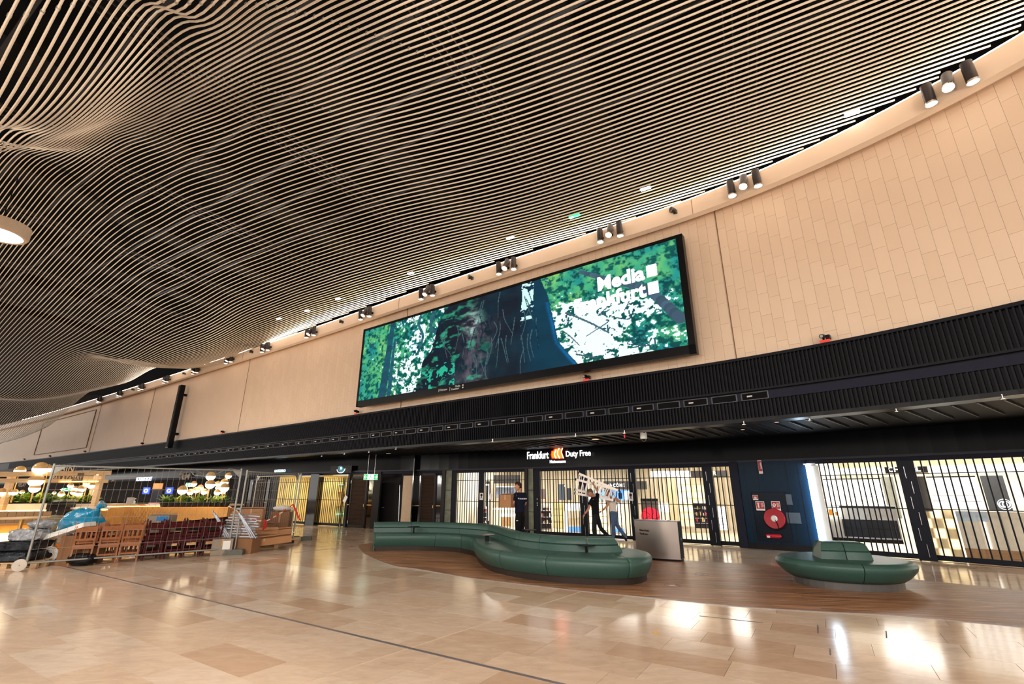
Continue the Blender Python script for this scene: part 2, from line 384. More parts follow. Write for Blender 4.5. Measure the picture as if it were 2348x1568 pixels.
for k in range(14):      # the same cove strip as lamps, washing the slats next to the wall
    p = WALL.p(4 + 4 * k + 2, -.5); n = WALL.n(6 + 4 * k); t = WALL.t(6 + 4 * k)
    l = area('cove_lamp', (p[0], p[1], ZT + .44), 130, 3.9, (1, .97, .93), (0, 0, 0), 'RECTANGLE', .08)
    z_ = Vector((n[0] * .7, n[1] * .7, -1)).normalized(); x_ = Vector((t[0], t[1], 0)); y_ = z_.cross(x_); l.rotation_euler = Matrix((x_, y_, z_)).transposed().to_euler()

# ---- black ribbed bulkhead
M_BLK = mat('black_lacquer', (10, 10, 13), .5, var=.1, spec=.2)
M_RIB = mat('black_rib', (20, 21, 28), .45, var=.1, spec=.15)
M_BAND = mat('dark_blue_band', (32, 34, 48), .5, var=.08, spec=.12)
Z1 = 3.3; bul = struct('bulkhead', label='black ribbed bulkhead band below the cream wall')
ribbon(WALL, 0, WALL.len, [(-.05, 3.36), (.25, 3.36), (.25, ZB), (-.05, ZB)]).build('backing', M_BLK, bul)
ribbon(WALL, 0, WALL.len, [(-.16, ZB - .06), (-.02, ZB - .06), (-.02, ZB + .01), (-.16, ZB + .01)]).build('upper_ledge', M_RIB, bul)
ribbon(WALL, 0, WALL.len, [(-.14, 4.03), (-.02, 4.03), (-.02, 4.08), (-.14, 4.08)]).build('mid_ledge', M_RIB, bul)
ribbon(WALL, 0, WALL.len, [(-.12, 3.80), (-.02, 3.80), (-.02, 3.99), (-.12, 3.99)]).build('flat_band', M_BAND, bul)
ribbon(WALL, 0, WALL.len, [(-.16, Z1 - .02), (.3, Z1 - .02), (.3, Z1 + .07), (-.16, Z1 + .07)]).build('lower_ledge', mat('glossy_black_edge', (10, 10, 13), .3, spec=.2), bul)
def ribs(z0, z1, n0, n1, w_):
    m = MB()
    for k in range(n0, n1):
        a = k * .085; p = WALL.p(a, -.10); t = WALL.t(a)
        m.bar((*p, z0), (*p, z1), w_, .08, up=(-t[1], t[0], 0))
    return m
o = ribs(4.08, ZB - .06, 20, 1080, .028).build('rib', M_RIB, bul); o['kind'] = 'stuff'
o = ribs(3.37, 3.79, 20, 1080, .028).build('rib', M_RIB, bul); o['kind'] = 'stuff'
# louvre windows in the flat band, left of the right-hand closed stretch
M_VENT = mat('vent_frame', (70, 70, 76), .35, .5); M_HOLE = mat('vent_hole', (6, 6, 7), .8); M_CLIP = mat('pale_clip', (205, 200, 195), .5)
a = 12.1; i = 0
while a < 52:
    L = .62; p0, p1 = WALL.p(a, -.13), WALL.p(a + L, -.13)
    v = thing('vent_grille', '%s slim black vent grille from the right in the bulkhead band' % ordn(i), 'vent', ((p0[0] + p1[0]) / 2, (p0[1] + p1[1]) / 2, 3.895), group='vent grilles along the bulkhead band')
    t = Vector((*(p1 - p0), 0)).normalized(); h = (p1 - p0) / 2; L2 = float(np.hypot(*h))
    fm = MB()
    for z in (-.085, .085): fm.bar(t * -L2 + Vector((0, 0, z)), t * L2 + Vector((0, 0, z)), .03, .018)
    for s_ in (-1, 1): fm.bar(t * s_ * L2 * .97 + Vector((0, 0, -.085)), t * s_ * L2 * .97 + Vector((0, 0, .085)), .018, .03, up=t)
    fm.build('frame', M_VENT, v); MB().bar(t * -L2 * .95, t * L2 * .95, .012, .15).build('slot', M_HOLE, v)
    if i % 2 == 0: MB().bar(t * .05 + Vector((t.y, -t.x, 0)) * -.02, t * .17 + Vector((t.y, -t.x, 0)) * -.02, .02, .035).build('clip', M_CLIP, v)
    a += L + .1; i += 1

# ---- soffit over the shop fronts
M_SOF = mat('black_soffit', (7, 7, 9), .6, var=.1, spec=.08)
sof = struct('ceiling_soffit', label='black soffit between bulkhead and shop fronts')
m = MB(); P = []
na = 120
for i in range(na + 1):
    f = i / na; q = WALL.p(f * WALL.len, .25); g = FRONT.p(f * FRONT.len, .3); P.append([(q[0], q[1], Z1 + .02), ((q[0] + g[0]) / 2, (q[1] + g[1]) / 2, Z1 + .02), (g[0], g[1], Z1 + .02)])
m.grid(P).build('panel', M_SOF, sof)
fm = MB(); M_FIN = mat('soffit_fin', (40, 40, 42), .35, .2)
for k in range(8, 100):
    a = k * .36; p = WALL.p(a, .3); n = WALL.n(a); g = p + n * 2.4
    MB().bar((*p, Z1 - .01), (*g, Z1 - .01), .025, .05).build('fin', M_FIN, sof)

# ---- roof void above the slats
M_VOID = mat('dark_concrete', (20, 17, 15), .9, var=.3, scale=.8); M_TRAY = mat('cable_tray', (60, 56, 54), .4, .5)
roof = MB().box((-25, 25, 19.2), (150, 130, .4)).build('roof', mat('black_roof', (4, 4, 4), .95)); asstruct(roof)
sl_phi = math.radians(59.103); SN = np.array([math.cos(sl_phi), math.sin(sl_phi)]); SD = np.array([-SN[1], SN[0]])
for k in range(9):      # concrete beams running across the slats
    t_ = -14 + k * 8.5; a_ = SN * -14 + SD * t_; b_ = SN * 22 + SD * (t_ + 3)
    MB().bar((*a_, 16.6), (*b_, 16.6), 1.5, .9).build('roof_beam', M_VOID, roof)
    if k < 8:
        tr = MB()
        for o_ in (2.4, 3.1):
            for e in (-.13, .13): tr.bar((*(a_ + SD * (o_ + e)), 15.5), (*(b_ + SD * (o_ + e)), 15.5), .03, .08)
        for q in range(60):
            f = q / 60; c = a_ * (1 - f) + b_ * f; tr.bar((*(c + SD * 2.27), 15.47), (*(c + SD * 2.53), 15.47), .03, .02)
        tr.build('cable_tray', M_TRAY, roof)
for k in range(7):      # ducts and light troughs parallel with the slats
    s_ = 1.5 + k * 2.1; q = SN * s_
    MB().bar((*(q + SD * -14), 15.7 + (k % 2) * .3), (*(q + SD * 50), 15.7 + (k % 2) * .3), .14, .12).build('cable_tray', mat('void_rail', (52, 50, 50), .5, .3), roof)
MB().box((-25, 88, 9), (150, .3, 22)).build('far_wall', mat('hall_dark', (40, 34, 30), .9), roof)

# ---- slatted ceiling: curved round tubes
NA, NR = 17, 22
AZ0, AZ1, LR0, LR1 = math.radians(-60), math.radians(50), math.log(5.8), math.log(90)
CG = np.array([870,832,768,663,584,589,677,807,943,1087,1230,1330,1390,1406,1311,1098,796,430,57,-334,-736,-1142,847,867,876,833,688,713,796,922,1038,1048,1269,1370,1493,1483,1284,1043,811,577,292,-1,-251,-473,840,891,941,991,944,913,943,1009,1098,1196,1312,1466,1551,1424,1213,979,790,785,507,339,252,215,855,916,966,982,1073,1094,1125,1185,1265,1363,1454,1484,1411,1234,1043,936,793,850,650,761,821,924,885,946,1000,1022,1084,1143,1199,1263,1327,1371,1367,1296,1184,1018,913,1028,963,1087,1167,1289,1446,1612,923,979,1026,1082,1130,1181,1231,1269,1281,1262,1208,1114,991,926,935,1033,1207,1357,1535,1737,1959,2182,955,1009,1058,1099,1139,1178,1209,1219,1202,1155,1086,1019,977,971,1024,1144,1326,1535,1767,2014,2271,2530,982,1029,1071,1107,1136,1160,1169,1157,1121,1072,1024,1001,1005,1041,1127,1271,1468,1703,1963,2237,2519,2802,1001,1041,1075,1101,1116,1125,1118,1096,1058,1024,1004,1013,1050,1121,1237,1402,1615,1866,2143,2436,2735,3035,1014,1042,1066,1081,1085,1081,1067,1047,1022,1006,1011,1046,1111,1211,1352,1536,1763,2025,2312,2615,2924,3235,1021,1037,1051,1056,1052,1041,1025,1015,1006,1008,1036,1094,1184,1308,1471,1672,1910,2179,2472,2779,3092,3407,1019,1029,1035,1034,1026,1013,1001,1000,1006,1028,1077,1158,1269,1415,1595,1810,2056,2328,2621,2927,3238,3551,1012,1018,1019,1017,1009,1000,993,996,1015,1057,1130,1233,1365,1529,1724,1949,2200,2473,2762,3062,3366,3671,1001,1005,1006,1004,1001,996,992,997,1029,1094,1191,1316,1468,1649,1856,2088,2342,2614,2897,3187,3481,3775,988,993,995,996,996,997,993,1003,1050,1137,1256,1403,1576,1771,1990,2229,2484,2752,3028,3307,3588,3868,974,980,985,988,992,997,997,1016,1078,1183,1324,1493,1685,1896,2125,2369,2625,2888,3156,3424,3691,3957,960,968,974,980,988,998,1001,1033,1109,1231,1393,1584,1794,2020,2260,2509,2765,3024,3282,3538,3792,4044], float).reshape(NA, NR) / 100
def ceil_h(X, Y):
    az = np.arctan2(X, Y); lr = np.log(np.maximum(np.hypot(X, Y), 1.0))
    ua = np.clip((az - AZ0) / (AZ1 - AZ0), 0, 1); a = np.clip((1.5 * ua - .5 * ua * ua) * (NA - 1), 0, NA - 1.001); b = np.clip((lr - LR0) / (LR1 - LR0) * (NR - 1), 0, NR - 1.001)
    i = a.astype(int); j = b.astype(int); fa = a - i; fb = b - j
    def w_(t): return [.5 * (-t + 2 * t * t - t ** 3), .5 * (2 - 5 * t * t + 3 * t ** 3), .5 * (t + 4 * t * t - 3 * t ** 3), .5 * (-t * t + t ** 3)]
    wa = w_(fa); wb_ = w_(fb); o = 0
    for p in range(4):
        for q in range(4): o = o + wa[p] * wb_[q] * CG[np.clip(i + p - 1, 0, NA - 1), np.clip(j + q - 1, 0, NR - 1)]
    # behind the camera the surface simply levels off
    back = np.clip((np.abs(az) - 1.1) / 1.2, 0, 1); o = o * (1 - back) + 10.5 * back
    return np.maximum(o, 5.0)
M_SLAT = mat('champagne_slat', (238, 218, 194), .32, .0, var=.05, scale=.5, spec=.6)
ceil = struct('ceiling', label='ceiling of many thin curved champagne-coloured slats')
WW, WN = WALL.W[::2], WALL.N[::2]
DS = 0.1418
def side(P):      # signed distance behind the wall line
    d = P[:, None, :] - WW[None]; k = np.argmin((d ** 2).sum(2), 1); return ((P - WW[k]) * WN[k]).sum(1)
for k in range(-60, 110):
    s_ = k * DS
    tt = np.concatenate([np.arange(-16, 26, .35), np.arange(26, 60, .7), np.arange(60, 92, 1.2)])
    P = SN[None] * s_ + SD[None] * tt[:, None]
    ok = side(P) < -.12
    if s_ < 0: ok &= (tt > -6) & (P[:, 0] < 4)
    if ok.sum() < 6: continue
    Z = ceil_h(P[:, 0], P[:, 1])
    idx = np.where(ok)[0]; runs = np.split(idx, np.where(np.diff(idx) > 1)[0] + 1)
    m = MB()
    for run in runs:
        if len(run) < 5: continue
        m.tube([(P[i, 0], P[i, 1], Z[i]) for i in run], .0215, 6)
    if not m.v: continue
    # joint sleeves where the tubes are coupled
    m.build('slat', M_SLAT, ceil, smooth='full')

def ceil_hit(u, v):
    d = ray(u, v); hy = math.hypot(d[0], d[1]); R_ = np.exp(np.linspace(math.log(4.5), math.log(95), 700)); X = d[0] / hy * R_; Y = d[1] / hy * R_
    g = CAMH + d[2] / hy * R_ - ceil_h(X, Y); k = int(np.argmax(g > 0)); return Vector((X[k], Y[k], ceil_h(X[k:k + 1], Y[k:k + 1])[0]))
m = MB()
for line in ([(5, 35), (170, 12), (420, 4), (590, 12), (800, 62), (1000, 140)], [(5, 305), (130, 232), (300, 178), (450, 176), (640, 215), (760, 255)], [(30, 400), (300, 300), (500, 300), (700, 345)]):
    q = [ceil_hit(*p) for p in line]; ss = [p.x * SN[0] + p.y * SN[1] for p in q]; ts_ = [p.x * SD[0] + p.y * SD[1] for p in q]; o_ = np.argsort(ss)
    for k in range(-60, 110):
        s_ = k * DS
        if s_ < min(ss) or s_ > max(ss): continue
        t_ = np.interp(s_, np.array(ss)[o_], np.array(ts_)[o_]); p = SN * s_ + SD * t_; z = ceil_h(p[:1], p[1:])[0]
        m.box((p[0], p[1], z + .012), (.05, .05, .05), Matrix.Rotation(sl_phi, 3, 'Z'))
o = m.build('tube_coupling', mat('coupling_metal', (190, 186, 180), .3, .5), ceil); o['kind'] = 'stuff'
M_SDL = mat('slat_lamp', (245, 250, 255), .5, emit=(240, 248, 255), estr=9)
for i, (u, v) in enumerate([(1953, 257), (1480, 430), (1170, 543), (942, 623), (776, 682), (705, 710), (640, 729)]):
    p = ceil_hit(u, v); g = thing('slat_lamp', '%s small bright lamp between the ceiling slats, counted from the right' % ordn(i), 'light', p, sl_phi, 'small lamps between the ceiling slats')
    MB().box((0, 0, -.03), (.1, .28, .03)).build('lens', M_SDL, g); MB().box((0, 0, .03), (.12, .3, .09)).build('housing', M_TRAY, g)
p = ceil_hit(1317, 492); g = thing('slat_exit_sign', 'small green and white lit sign between the ceiling slats', 'exit sign', p, sl_phi); MB().box((0, 0, -.03), (.1, .35, .06)).build('green_face', mat('exit_green0', (60, 200, 140), .4, emit=(50, 210, 140), estr=1.5), g); MB().box((0, .1, -.062), (.08, .12, .006)).build('white_face', M_SDL, g)
# ================================================================ SHOP FRONTS
M_GATE = mat('dark_anodised_gate', (24, 26, 34), .4, .3)
M_FRM = mat('dark_bronze_frame', (42, 38, 38), .35, .3)
M_GLB = mat('black_glass', (8, 8, 10), .06, spec=.8)
M_NAVY = mat('dark_navy_panel', (12, 38, 58), .35, var=.1, spec=.15)
M_CREAM = mat('shop_cream', (238, 228, 206), .6, var=.03)
M_WHT = mat('white_gloss', (238, 236, 230), .35, var=.02)
M_LBOX = mat('white_lightbox', (255, 253, 248), .5, emit=(255, 250, 240), estr=2.2)
M_WARMBOX = mat('warm_lightbox', (255, 240, 205), .5, emit=(255, 228, 170), estr=1.6)
M_BLUEBOX = mat('blue_lightbox', (90, 150, 220), .4, emit=(70, 140, 225), estr=1.2)
M_LETW = mat('white_letter', (250, 250, 250), .5, emit=(255, 255, 255), estr=3.0)
M_LETG = mat('pale_metal_letter', (205, 180, 155), .4, .2)
M_BLKP = mat('black_panel', (24, 23, 24), .4)
M_OAK = mat('shop_oak', (172, 132, 88), .5, var=.2, scale=6, aniso=(1, 1, 9))
M_GLASS = mat('display_glass', (205, 235, 235), .05, trans=.9, var=.01)
ZG = 2.45
def fp(a, o=0, z=0): q = FRONT.p(a, o); return Vector((q[0], q[1], z))
def fu(u, v, o=0):            # arc of the front seen at a pixel
    return FRONT.hit(u, v, o)[0]
def pl(u, v, o=-.2):          # point on a surface parallel with the front
    a, z = FRONT.hit(u, v, o); return fp(a, o, z)
def ftan(a): t = FRONT.t(a); return Vector((-t[0], -t[1], 0))   # reading direction, left to right
front = struct('shop_front', label='black glossy fascia and frames of the shop row')
ribbon(FRONT, 1, FRONT.len - 1, [(-.05, 2.62), (.35, 2.62), (.35, 3.32), (-.05, 3.32)]).build('fascia', mat('glossy_black_fascia', (7, 8, 12), .14, spec=.09), front)
ribbon(FRONT, 1, FRONT.len - 1, [(-.14, 2.56), (.1, 2.56), (.1, 2.62), (-.14, 2.62)]).build('fascia_ledge', mat('blue_grey_ledge', (52, 52, 62), .4), front)
ribbon(FRONT, 1, FRONT.len - 1, [(-.03, ZG), (.1, ZG), (.1, 2.56), (-.03, 2.56)]).build('gate_track', M_BAND, front)

def gate(u0, v0, u1, v1, n, label, group='folding security gates closed across the shops', zt=ZG, handles=False):
    a0, a1 = fu(u0, v0), fu(u1, v1); pa, pb = fp(a0), fp(a1); c = (pa + pb) / 2
    g = thing('folding_gate', label, 'gate', (c.x, c.y, 0), group=group)
    A, B = pa - c, pb - c; ex = (B - A).normalized(); up = ex
    def z_(z): return Vector((0, 0, z))
    me = MB().bar(z_(.1), z_(zt), .018, .03, up=ex).mesh('bar', M_GATE)
    for k in range(1, n + 1):
        f = k / (n + 1) + random.uniform(-.12, .12) / n; q = A.lerp(B, f); link('bar', me, g, (q.x, q.y, 0))
    for nm, z, h in (('bottom_rail', .09, .12), ('cross_rail', 1.24, .022), ('cross_rail', 2.12, .022)):
        MB().bar(A + z_(z), B + z_(z), .04, h).build(nm, M_GATE, g)
    for q in (A, B): MB().bar(q + z_(0.01), q + z_(zt), .04, .03, up=ex).build('stile', M_GATE, g)
    return g, A, B
def stile(u, v, wd, label, lit=True):
    a = fu(u, v); p = fp(a, -.1); t = ftan(a)
    g = thing('gate_post', label, 'post', (p.x, p.y, 0), math.atan2(t.y, t.x), group='gate posts between the folding gates')
    MB().box((0, 0, ZG / 2 + .01), (wd, .08, ZG - .02)).build('post', M_GATE, g)
    if lit:
        for k in range(6): MB().box((wd * .12 * (-1) ** k, -.045, .25 + k * .38), (.012, .008, .3)).build('edge_strip', mat('steel_edge', (190, 190, 200), .25, .8), g)
    return g
SH = 'folding gate of thin dark bars '
gate(1237, 1080, 1331, 1077, 14, SH + 'right of the greenish stone pier')
gate(1345, 1077, 1444, 1075, 11, SH + 'behind the two men with the ladder')
gate(1456, 1074, 1613, 1070, 14, SH + 'behind the steel waste bin')
gate(1632, 1069, 1672, 1068, 3, 'narrow folding gate of dark bars beside the fire hose cabinet')
gate(1866, 1064, 2057, 1058, 15, SH + 'behind the small round bench')
gate(2092, 1057, 2420, 1043, 14, SH + 'at the right edge of the picture')
gate(1047, 1085, 1100, 1083, 9, SH + 'left part of the gate behind the long bench')
gate(1113, 1083, 1203, 1081, 13, SH + 'behind the man carrying the box')
stile(1338, 1077, .3, 'broad black gate post behind the ladder carriers')
stile(1450, 1074, .26, 'black gate post with a white notice, left of the waste bin')
stile(1622, 1069, .32, 'black gate post with steel edges right of the waste bin')
stile(2075, 1058, .36, 'wide dark gate post between the two right-hand gates')
stile(1107, 1083, .26, 'black gate post with a white notice near the box carrier', lit=False)
# paper notices
def notice(u0, v0, u1, v1, label, mark=True, tilt=0, o=-.16):
    a = pl(u0, v0, o); b = pl(u1, v1, o); t = ftan(fu((u0 + u1) / 2, (v0 + v1) / 2)); wd = (b - a).dot(t); h = a.z - b.z; c = (a + b) / 2
    g = thing('paper_notice', label, 'notice', c, math.atan2(t.y, t.x), 'paper notices taped to the gates')
    g.rotation_euler.y = tilt
    MB().box((0, 0, 0), (wd, .004, h)).build('sheet', M_WHT, g)
    if mark:
        m = MB(); d = mat('dark_print', (60, 30, 30), .6)
        m.tube([(-wd * .25, -.004, h * .15), (wd * .25, -.004, -h * .3)], .012, 4); m.tube([(wd * .25, -.004, h * .15), (-wd * .25, -.004, -h * .3)], .012, 4)
        m.ball((0, -.004, h * .22), .05, 8, 5); m.build('print', d, g)
notice(1100, 1130, 1108, 1146, 'white notice with a dark figure on the post left of the box carrier')
notice(1122, 1132, 1128, 1145, 'blank white sheet hanging crooked on the gate', mark=False, tilt=.25)
notice(1441, 1129, 1452, 1148, 'white notice with a dark figure on the post behind the ladder')
# header above gates gets the lettering
def sign(txt, u0, v0, u1, v1, m_, label, o=-.22, depth=.02, bold=.0, cat='sign', shear=0, name='shop_sign', d=None):
    if d: a, b, top = atd(u0, v1, d), atd(u1, v1, d), atd(u0, v0, d)
    else: a, b, top = pl(u0, v1, o), pl(u1, v1, o), pl(u0, v0, o)
    t = (Vector((b.x, b.y, 0)) - Vector((a.x, a.y, 0))); wd = t.length; t.normalize()
    h = top.z - a.z
    g = thing(name, label, cat, a)
    ob = text(txt, 1.0, m_, Matrix.Identity(4), parent=g, depth=0, bold=bold, shear=shear)
    vs = ob.data.vertices; x0 = min(v.co.x for v in vs); x1 = max(v.co.x for v in vs); y0 = min(v.co.y for v in vs); y1 = max(v.co.y for v in vs)
    n = t.cross(Vector((0, 0, 1))); rise = Vector((0, 0, (b.z - a.z) / wd))
    for v in vs:
        x = (v.co.x - x0) / (x1 - x0) * wd; y = (v.co.y - y0) / (y1 - y0) * h
        v.co = t * x + Vector((0, 0, y)) + n * (.01 + v.co.z * depth)
    bm = bmesh.new(); bm.from_mesh(ob.data); r = bmesh.ops.extrude_face_region(bm, geom=bm.faces[:]); bmesh.ops.translate(bm, vec=-n * depth, verts=[e for e in r['geom'] if isinstance(e, bmesh.types.BMVert)]); bm.to_mesh(ob.data); bm.free()
    return g
sg = thing('fascia_sign', 'lit shop sign with orange sails between white words', 'sign', pl(1281, 1045, -.2))
o_ = sg.location
def sgtext(txt, u0, v0, u1, v1, bold=.01):
    g = sign(txt, u0, v0, u1, v1, M_LETW, 'x', bold=bold); ob = g.children[0]; M0 = Matrix.Translation(g.location - o_); ob.parent = sg; ob.data.transform(M0); bpy.data.objects.remove(g)
sgtext('Frankfurt', 1209, 1036, 1258, 1053); sgtext('Heinemann', 1261, 1055, 1297, 1062, .02); sgtext('Duty Free', 1298, 1034, 1355, 1051)
M_ORG = mat('orange_sail', (255, 130, 20), .5, emit=(255, 112, 12), estr=1.8); M_RED = mat('red_edge_glow', (255, 50, 20), .5, emit=(255, 40, 10), estr=2.2)
Z_ = lambda x, y: (1200 + x / 7.894, 1020 + y / 7.894)
for poly in ([(515, 118), (575, 100), (562, 165), (592, 240), (522, 236), (508, 180)], [(556, 82), (648, 58), (620, 150), (655, 242), (594, 240), (572, 160)], [(652, 78), (712, 55), (690, 130), (728, 238), (656, 238), (630, 150)]):
    m = MB(); f_ = [pl(*Z_(*q), -.24) - o_ for q in poly]; b2 = [pl(*Z_(*q), -.18) - o_ for q in poly]; n = len(poly)
    m._add(f_ + b2, [tuple(range(n)), tuple(range(2 * n - 1, n - 1, -1))] + [(i, (i + 1) % n, n + (i + 1) % n, n + i) for i in range(n)]); m.build('sail', M_ORG, sg)
    m = MB(); cc = sum(f_, Vector()) / n; m.tube([(q - cc) * 1.06 + cc for q in b2], .018, 5, closed=True); m.build('sail_rim', M_RED, sg)
for ln in ([(592, 85), (562, 165), (592, 240)], [(650, 52), (618, 150), (655, 242)], [(712, 55), (690, 130), (728, 238)]):
    MB().tube([pl(*Z_(*q), -.26) - o_ for q in cr(ln, 5)], .018, 5).build('sail_line', M_LETW, sg)

# piers and wall pieces between gates
M_PIER = mat('greenish_stone_pier', (112, 116, 98), .45, var=.25, scale=5)
def panel(nm, u0, u1, v, m_, z0=0.0, z1=ZG + .15, o=0.0, th=.12, parent=front, vtop=None):
    a0, a1 = fu(u0, v, o), fu(u1, v, o); pts = [tuple(FRONT.p(a, o)) for a in np.linspace(a0, a1, 4)] + [tuple(FRONT.p(a, o + th)) for a in np.linspace(a1, a0, 4)]
    return MB().prism(pts, z0, z1).build(nm, m_, parent)
panel('stone_pier', 1209, 1222, 1085, M_PIER, o=-.05, th=.4)
for z in (.85, 1.7): panel('pier_joint', 1209, 1222, 1085, M_FRM, z0=z, z1=z + .02, o=-.055, th=.02)
panel('door_jamb', 1203, 1209, 1085, M_FRM, o=-.12, th=.3); panel('door_leaf', 1222, 1237, 1085, M_GATE, o=-.02)
for v in (1144, 1153, 1158): q = pl(1232, v, -.06); MB().ball(q, .03, 8, 5).build('lock_cylinder', mat('steel', (200, 200, 205), .25, .9), front)
panel('stone_pier', 1021, 1036, 1088, M_PIER, o=-.05, th=.4)
for z in (.85, 1.7): panel('pier_joint', 1021, 1036, 1088, M_FRM, z0=z, z1=z + .02, o=-.055, th=.02)
panel('door_jamb', 1014, 1021, 1088, M_FRM, o=-.12, th=.3); panel('door_leaf', 1036, 1047, 1086, M_GATE, o=-.02)
panel('door_jamb', 1672, 1690, 1068, M_BAND, o=-.15, th=.4)
# louvred door units
M_LOUV = mat('brown_louvre', (78, 60, 50), .4, .2)
def louvre(u0, u1, v, label, zt=ZG, o=-.05, n=34):
    a0, a1 = fu(u0, v, o), fu(u1, v, o); pa, pb = fp(a0, o), fp(a1, o); c = (pa + pb) / 2; t = (pb - pa).normalized(); L = (pb - pa).length
    g = thing('louvre_door', label, 'door', (c.x, c.y, 0), math.atan2(t.y, t.x), 'louvred service doors')
    fm = MB()
    for s_ in (-1, 1): fm.box((s_ * (L / 2 - .04), 0, zt / 2 + .02), (.08, .07, zt - .04))
    for z in (.1, zt - .05): fm.box((0, 0, z), (L, .07, .1))
    fm.build('frame', M_FRM, g); MB().box((0, .05, zt / 2), (L, .02, zt - .1)).build('backing', M_BLKP, g)
    sm = MB().box((0, 0, 0), (L - .16, .012, .06), Matrix.Rotation(.7, 3, 'X')).mesh('slat', M_LOUV)
    for k in range(n): link('slat', sm, g, (0, -.01, .2 + (zt - .35) * k / (n - 1)))
    MB().box((L / 2 - .06, -.07, 1.0), (.03, .06, .12)).build('handle', mat('brass_pull', (200, 160, 110), .3, .8), g)
    for z in (.25, 2.1): MB().cyl((-L / 2 + .02, -.05, z - .07), (-L / 2 + .02, -.05, z + .07), .015, 8).build('hinge', mat('steel', (200, 200, 205), .25, .9), g)
louvre(966, 1001, 1085, 'brown louvred service door left of the gates by the long bench')
louvre(808, 845, 1090, 'brown louvred service door behind the hanging exit sign', zt=2.35)
louvre(583, 611, 1098, 'brown louvred service door seen through the wire fence', zt=2.35, n=30)
def glasspanel(u0, u1, v, zt=ZG):
    panel('glass_panel', u0, u1, v, M_GLB, z1=zt, o=-.04, th=.05); panel('frame_strip', u0 - 1, u0, v, M_FRM, z1=zt, o=-.08, th=.06); panel('frame_strip', u1, u1 + 1, v, M_FRM, z1=zt, o=-.08, th=.06)
    panel('push_bar', u0 + 1, u1 - 1, v, mat('brass_bar', (205, 150, 95), .3, .7), z0=1.02, z1=1.05, o=-.1, th=.03)
for a in ((950, 965), (1002, 1013), (801, 807), (846, 858)): glasspanel(*a, 1088, 2.35)
glasspanel(572, 582, 1098, 2.3); glasspanel(612, 620, 1098, 2.3)
# dark stretches
panel('wall_panel', 858, 873, 1095, M_BLKP, z1=2.62, o=-.1); panel('wall_panel', 712, 731, 1095, M_GLB, z1=2.5, o=-.25, th=.3); panel('wall_panel', 620, 636, 1100, M_BLKP, z1=2.5)
panel('wall_panel', 540, 572, 1100, mat('brown_black_panel', (40, 33, 29), .4), z1=2.5)
for k in range(14): panel('wall_rib', 541 + k * 2.2, 541.8 + k * 2.2, 1100, M_FRM, z1=2.45, o=-.04, th=.03)
# navy wall with the fire cabinet
nv = asstruct(panel('wall_right', 1690, 1847, 1060, M_NAVY, z1=2.62, o=-.1, th=.5, parent=None), 'dark navy wall section holding the fire hose cabinet')
panel('plinth', 1690, 1852, 1064, M_BLKP, z1=.16, o=-.13, th=.05, parent=nv)
for u in (1704, 1733, 1800, 1826): panel('groove', u, u + .8, 1064, M_BLKP, z0=.16, z1=2.6, o=-.105, th=.02, parent=nv)
for (u0, u1, v0, v1) in ((1802, 1813, 1128, 1145), (1804, 1829, 1148, 1187)):
    pa, pb = pl(u0, v1, -.12), pl(u1, v0, -.12); t = (Vector((pb.x, pb.y, 0)) - Vector((pa.x, pa.y, 0)))
    MB().bar(Vector((pa.x, pa.y, pa.z)), Vector((pb.x, pb.y, pa.z)), .02, .3, up=(0, 0, 1)).build('access_flap', mat('grey_flap', (74, 90, 104), .35), nv)
# box-section pale strip lamp
a = fu(1860, 1075); p = fp(a, -.16); t = ftan(a)
g = thing('light_strip', 'very bright bluish-white vertical light strip at the corner of the navy wall', 'light', (p.x, p.y, 0), math.atan2(t.y, t.x))
MB().box((-.035, -.05, 1.34), (.11, .05, 2.16)).build('lit_panel', mat('strip_glow', (225, 242, 255), .5, emit=(205, 232, 255), estr=26), g)
MB().box((.12, -.02, 1.2), (.2, .06, 2.4)).build('return_panel', M_WHT, g); MB().box((-.02, -.03, .13), (.3, .06, .26)).build('foot', M_WHT, g); MB().box((0, 0, 2.44), (.3, .1, .04)).build('cap', M_WHT, g)
panel('door_jamb', 1853.5, 1866, 1066, M_BAND, o=.02, th=.3)
# fire hose cabinet on the navy wall
a = fu(1770, 1180); p = fp(a, -.13); t = ftan(a); S_ = .5
cab = thing('fire_cabinet', 'fire hose cabinet with red reel and extinguisher in the navy wall', 'cabinet', (p.x, p.y, 0), math.atan2(t.y, t.x))
W_ = (pl(1812, 1180, -.13) - pl(1733, 1180, -.13)).length; zc = lambda v: FRONT.hit(1770, v, -.13)[1]
M_REDP = mat('fire_red', (178, 22, 40), .35); M_CAB = mat('navy_cabinet', (10, 26, 40), .3)
zt_, zb_ = zc(1128), zc(1242)
MB().box((0, .02, (zt_ + zb_) / 2), (W_, .03, zt_ - zb_)).build('door', M_CAB, cab)
fm = MB()
for z in (zt_, zc(1213), zb_): fm.box((0, -.01, z), (W_, .02, .018))
for s_ in (-1, 1): fm.box((s_ * W_ / 2, -.01, (zt_ + zb_) / 2), (.018, .02, zt_ - zb_))
fm.build('frame', M_BAND, cab)
RX = Matrix.Rotation(PI / 2, 3, 'X'); rr_ = (zc(1165) - zc(1212)) / 2; zr = (zc(1165) + zc(1212)) / 2; xr = W_ * .1
hr = MB().lathe([(.001, .05), (rr_ * .32, .05), (rr_ * .95, .06), (rr_, .04), (rr_, -.02), (.001, -.02)], (xr, -.03, zr), 36, RX).build('hose_reel', M_REDP, cab, smooth=True)
MB().lathe([(.001, .085), (rr_ * .26, .08), (rr_ * .32, .06)], (xr, -.03, zr), 20, RX).build('hub', M_WHT, hr)
